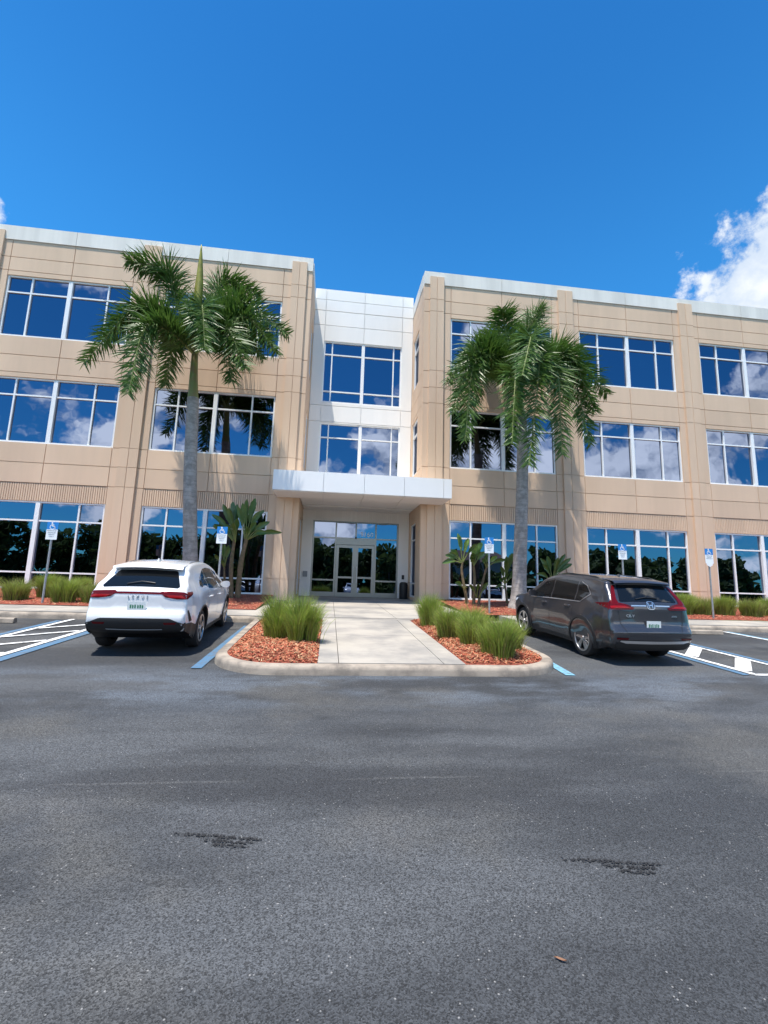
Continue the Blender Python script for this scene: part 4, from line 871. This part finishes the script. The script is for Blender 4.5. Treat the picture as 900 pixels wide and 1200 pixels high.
white = make_car(c1, 'parked_car', 'wpaint', lambda x, y, z: z < .33 or (z < .42 and (x > 4.2 or x < .4)),
    [([(1.02, 1.235), (1.35, 1.42), (1.62, 1.50)], [(1.00, 1.205), (1.25, 1.14), (1.62, 1.11)]), ([(1.66, 1.51), (2.05, 1.53), (2.42, 1.50)], [(1.66, 1.11), (2.0, 1.085), (2.42, 1.065)]), ([(2.46, 1.49), (2.75, 1.40), (3.22, 1.12)], [(2.46, 1.06), (2.8, 1.045), (3.22, 1.03)])],
    [(1.18, -.63, .63), (1.21, -.66, .66), (1.45, -.53, .53), (1.475, -.50, .50)], [(1.0, .66, .84), (1.03, .46, .86), (1.10, .36, .86), (1.125, .40, .85)],
    ([(.17, 1.125), (.45, 1.12)], [(.17, 1.0), (.42, 1.09)]), 'white crossover with black lower bumper parked left of the entrance walkway', .865,
    [('L  E  X  U  S', .068, 0, 1.03, 'chrome')], dict(spokes=5, twin=True), .80, .035,
    dict(gaps=[((1.52, 1.08), (1.62, .40)), ((2.44, 1.06), (2.46, .36)), ((3.35, 1.0), (3.27, .40))], handles=[(1.68, .93), (2.58, .91)], mirror=(2.98, 1.03), reflector=[(.565, .50, .68), (.60, .48, .70)], windscreen=(2.62, 3.45), wiper=(1.215, .25, -.22),
         lens=[[(1.02, .54, .80), (1.055, .48, .85), (1.065, .47, .85)]], headlight=[([(4.05, .93), (4.45, .86)], [(4.15, .85), (4.48, .78)])],
         more=[('rear_bumper', 'dark', rear_black), ('bumper_corner', 'dark', lambda c, f: rear_corner(c, f, 1)), ('bumper_corner', 'dark', lambda c, f: rear_corner(c, f, -1)), ('bumper_trim', 'intercom', rear_step), ('light_bar', 'redlight', wht_more), ('spoiler', 'wpaint', spoiler), ('tailgate_recess', 'wpaint', recess), ('bumper_vent', 'dark', vent), ('antenna_fin', 'wpaint', fin)], rail=[(1.0, 1.60), (1.2, 1.635), (1.9, 1.66), (2.4, 1.60)], rail_mat='alu'))
# dark grey suv
c2 = Car([(.14, .30), (.06, .38), (.02, .50), (.0, .62), (.02, .66), (.09, .76), (.11, .95), (.125, 1.12), (.18, 1.20), (.30, 1.36), (.43, 1.52), (.43, 1.555), (.54, 1.595), (1.0, 1.65), (1.7, 1.675), (2.25, 1.655), (2.7, 1.57), (3.15, 1.33), (3.5, 1.12), (3.9, 1.07), (4.25, 1.0), (4.46, .88), (4.57, .68), (4.58, .48), (4.5, .28)],
         [(0, .80), (.12, .87), (.35, .905), (.9, .925), (2.4, .925), (3.6, .92), (4.15, .885), (4.45, .76), (4.6, .62)], [(.22, .93), (.40, .975), (.62, 1.0), (.85, 1.0), (1.04, .97), (1.12, .935), (1.38, .85), (1.66, .755)], (.98, 3.64), .362, 4.58, 1.06, .035, .22, .03)
def skid(c, f): c.patch_rear([(.435, -.62, .62), (.465, -.74, .74), (.485, -.72, .72)], f, 0, nx=14, sub=2, off=.02)
def emblem(c, f):
    P = lambda u, v: c.rear(1.125 + v, -u, .012)
    for a, d, w in (((-.05, .045), (-.033, -.045), .010), ((.05, .045), (.033, -.045), .010)):
        e = w; f.add([P(a[0] - e, a[1]), P(a[0] + e, a[1]), P(d[0] + e, d[1]), P(d[0] - e, d[1])], [(0, 1, 2, 3)])
    f.add([P(-.035, -.008), P(.035, -.008), P(.035, .010), P(-.035, .010)], [(0, 1, 2, 3)])
    n = 20; o = [(1.0 * .085 * math.copysign(abs(math.cos(t)) ** .6, math.cos(t)), .068 * math.copysign(abs(math.sin(t)) ** .6, math.sin(t))) for t in [2 * math.pi * k / n for k in range(n)]]
    f.add([P(*p) for p in o] + [P(p[0] * .86, p[1] * .84) for p in o], [(k, (k + 1) % n, (k + 1) % n + n, k + n) for k in range(n)])
def chromebar(c, f): c.patch_rear([(1.11, -.42, -.10), (1.13, -.42, -.10)], f, 0, nx=6, sub=1, off=.008); c.patch_rear([(1.11, .10, .42), (1.13, .10, .42)], f, 0, nx=6, sub=1, off=.008)
def wintrim(c, f):
    for sg in (-1, 1):
        c.patch_side([(.80, 1.30), (1.1, 1.118), (2.0, 1.10), (3.25, 1.06)], [(.79, 1.28), (1.1, 1.10), (2.0, 1.082), (3.25, 1.042)], sg, nx=24, nz=1, off=.009, mb=f)
        c.patch_side([(.80, 1.30), (.95, 1.46), (1.2, 1.535)], [(.815, 1.285), (.965, 1.445), (1.2, 1.52)], sg, nx=10, nz=1, off=.009, mb=f)
def spoiler2(c, f):
    ys = [(-.62 + 1.24 * k / 10) for k in range(11)]
    f.grid([[c.rear(1.505, y, 0) for y in ys], [c.rear(1.555, y, .01) + Vector((-.12, 0, -.02)) for y in ys], [c.rear(1.57, y, .012) + Vector((-.11, 0, .0)) for y in ys], [c.rear(1.61, y, .008) for y in ys]], flip=True)
def low_bumper(c, f): c.patch_rear([(.30, -.74, .74), (.40, -.80, .80), (.435, -.80, .80)], f, 0, nx=20, sub=3, off=.010)
def gate_gap(c, f):
    for sg in (-1, 1): c.patch_rear([(z, *sorted((sg * a, sg * (a + .012)))) for z, a in ((.62, .58), (.80, .67), (1.04, .69))], f, 0, nx=1, sub=4, off=.004)
    c.patch_rear([(.61, -.58, .58), (.622, -.58, .58)], f, 0, nx=12, sub=1, off=.004)
dark = make_car(c2, 'parked_car', 'gpaint', lambda x, y, z: z < .345 or (x < .4 and z < .40),
    [([(.88, 1.33), (1.02, 1.46), (1.28, 1.52)], [(.90, 1.28), (1.05, 1.15), (1.28, 1.125)]), ([(1.33, 1.525), (1.8, 1.55), (2.26, 1.53)], [(1.33, 1.122), (1.8, 1.11), (2.26, 1.10)]), ([(2.31, 1.525), (2.65, 1.46), (3.24, 1.12)], [(2.31, 1.098), (2.7, 1.085), (3.24, 1.068)])],
    [(1.19, -.60, .60), (1.21, -.62, .62), (1.47, -.54, .54), (1.50, -.52, .52)], [(1.05, .40, .86), (1.085, .36, .87), (1.14, .50, .87), (1.17, .66, .865), (1.24, .675, .77), (1.40, .62, .70), (1.49, .575, .635)],
    ([(.19, 1.18), (.60, 1.14)], [(.17, 1.06), (.50, 1.11)]), 'dark grey estate style suv parked right of the entrance walkway', .76,
    [('CR-V', .075, .46, .93, 'chrome'), ('AWD', .05, -.50, .93, 'chrome')], dict(spokes=5, twin=True), .80, .055,
    dict(gaps=[((1.30, 1.11), (1.40, .42)), ((2.28, 1.09), (2.30, .40)), ((3.32, 1.03), (3.24, .42))], handles=[(1.42, .99), (2.42, .975)], mirror=(3.02, 1.06), reflector=[(.50, .58, .80), (.535, .56, .80)], windscreen=(2.66, 3.45), wiper=(1.225, .28, -.2), handle_mat='gpaint',
         lens=[[(1.08, .44, .82), (1.12, .56, .82)]], headlight=[([(4.0, .95), (4.42, .87)], [(4.1, .86), (4.46, .78)])],
         more=[('lower_bumper', 'dark', low_bumper), ('skid_strip', 'chrome', skid), ('emblem', 'chrome', emblem), ('chrome_bar', 'chrome', chromebar), ('window_trim', 'chrome', wintrim), ('spoiler', 'gpaint', spoiler2), ('tailgate_gap', 'dark', gate_gap), ('antenna_fin', 'gpaint', fin)], rail=[(.66, 1.60), (.9, 1.65), (1.8, 1.685), (2.4, 1.625)]))
def park(o, rear_axle, head, c, slope=.05):
    wb = c.wheels[1] - c.wheels[0]; h = Vector(head).normalized(); x = rear_axle[0] + h.x * wb / 2; y = rear_axle[1] + h.y * wb / 2
    o.location = (x, y, zg(y) if slope else -1.85); o.rotation_euler = (0, -math.atan(slope), math.atan2(h.y, h.x))
park(white, (-4.70, 9.68), (-.044, 1), c1); park(dark, (4.98, 9.28), (-.04, 1), c2)

# ---------------------------------------------------------------- across the car park (seen in the glass)
for src, c, x, y, hd, lb in ((white, c1, -10.2, -11.5, (0, -1), 'white crossover across the car park, mirrored in the left windows'), (dark, c2, -5.0, -11.8, (.02, -1), 'dark suv across the car park, mirrored left of the doors'), (white, c1, 1.8, -11.5, (-.02, 1), 'white crossover across the car park, mirrored in the entrance doors'), (dark, c2, 10.5, -11.4, (0, 1), 'dark suv across the car park, mirrored in the right windows'), (white, c1, 17.5, -11.4, (0, -1), 'white crossover across the car park, mirrored at the far right'), (dark, c2, -16.5, -11.4, (0, 1), 'dark suv across the car park, mirrored at the far left')):
    o = copy_tree(src); park(o, (x, y), hd, c, 0); tag(o, lb)
def leaves(b, c, r, n, rng, size=.3):
    for _ in range(n):
        d = Vector((rng.gauss(0, 1), rng.gauss(0, 1), rng.gauss(0, 1))).normalized() * (rng.random() ** .4); p = Vector(c) + Vector((d.x * r[0], d.y * r[1], d.z * r[2])); e = Vector((rng.uniform(-1, 1), rng.uniform(-1, 1), rng.uniform(-1, 1))).normalized(); f_ = e.orthogonal().normalized(); s = size * rng.uniform(.6, 1.3)
        b.quad(p - e * s - f_ * s * .5, p + e * s - f_ * s * .5, p + e * s + f_ * s * .5, p - e * s + f_ * s * .5)
rng = random.Random(5); b = MB()
for k in range(120):
    x = -66 + k * 1.13 + rng.uniform(-1, 1); y = -28 + rng.uniform(-6, 2); h = 7.6 + 2.4 * mnoise.noise(Vector((x * .11, 3, 0))) + rng.uniform(-1, 1.2) + (1.5 if x < -4 else 0)
    if 17 < x < 31: h = min(h, 3.6)
    b.tube([(x, y, -2), (x + .2, y, -2 + h * .6)], [.2, .1], 6, 1); leaves(b, (x, y + 2.5, -1.2), (1.3, .8, 1.1), 90, rng, .26)
    for j in range(5): leaves(b, (x + rng.uniform(-1.5, 1.5), y + rng.uniform(-1.5, 1.5), -2 + h * (.12 + .17 * j + rng.uniform(-.05, .05))), (1.6, 1.4, 1.25), 130, rng, .36)
tag(b.build('woodland', ['tree', 'bark']), 'dark green belt of trees across the car park', 'trees', kind='stuff')
b = MB(); h = empty('house', (27, -48, -2)); tag(h, 'pale two storey house with a hipped roof beyond the trees', 'house')
b.box(-8, 8, -5, 5, 0, 6); b.build('wall', 'housewall', h); b = MB(); b.add([(-8.6, -5.6, 6.002), (8.6, -5.6, 6.002), (8.6, 5.6, 6.002), (-8.6, 5.6, 6.002), (-4, 0, 8.8), (4, 0, 8.8)], [(0, 1, 5, 4), (1, 2, 5), (2, 3, 4, 5), (3, 0, 4), (3, 2, 1, 0)]); b.build('roof', 'tile', h)
for x in (-5, 0, 5):
    for z in (1, 3.9): b = MB(); b.box(x - .8, x + .8, 4.99, 5.05, z, z + 1.4); b.build('window', 'carglass', h)
b = MB(); b.tube([(0, 0, 0), (0, 0, 11)], [.16, .11], 10); b.box(-1.1, 1.1, -.06, .06, 9.6, 9.75); b.box(-.8, .8, -.06, .06, 8.6, 8.72); o = b.build('utility_pole', 'bark'); o.location = (-5.5, -26, -2); tag(o, 'wooden utility pole across the car park, mirrored over the doors', 'pole')
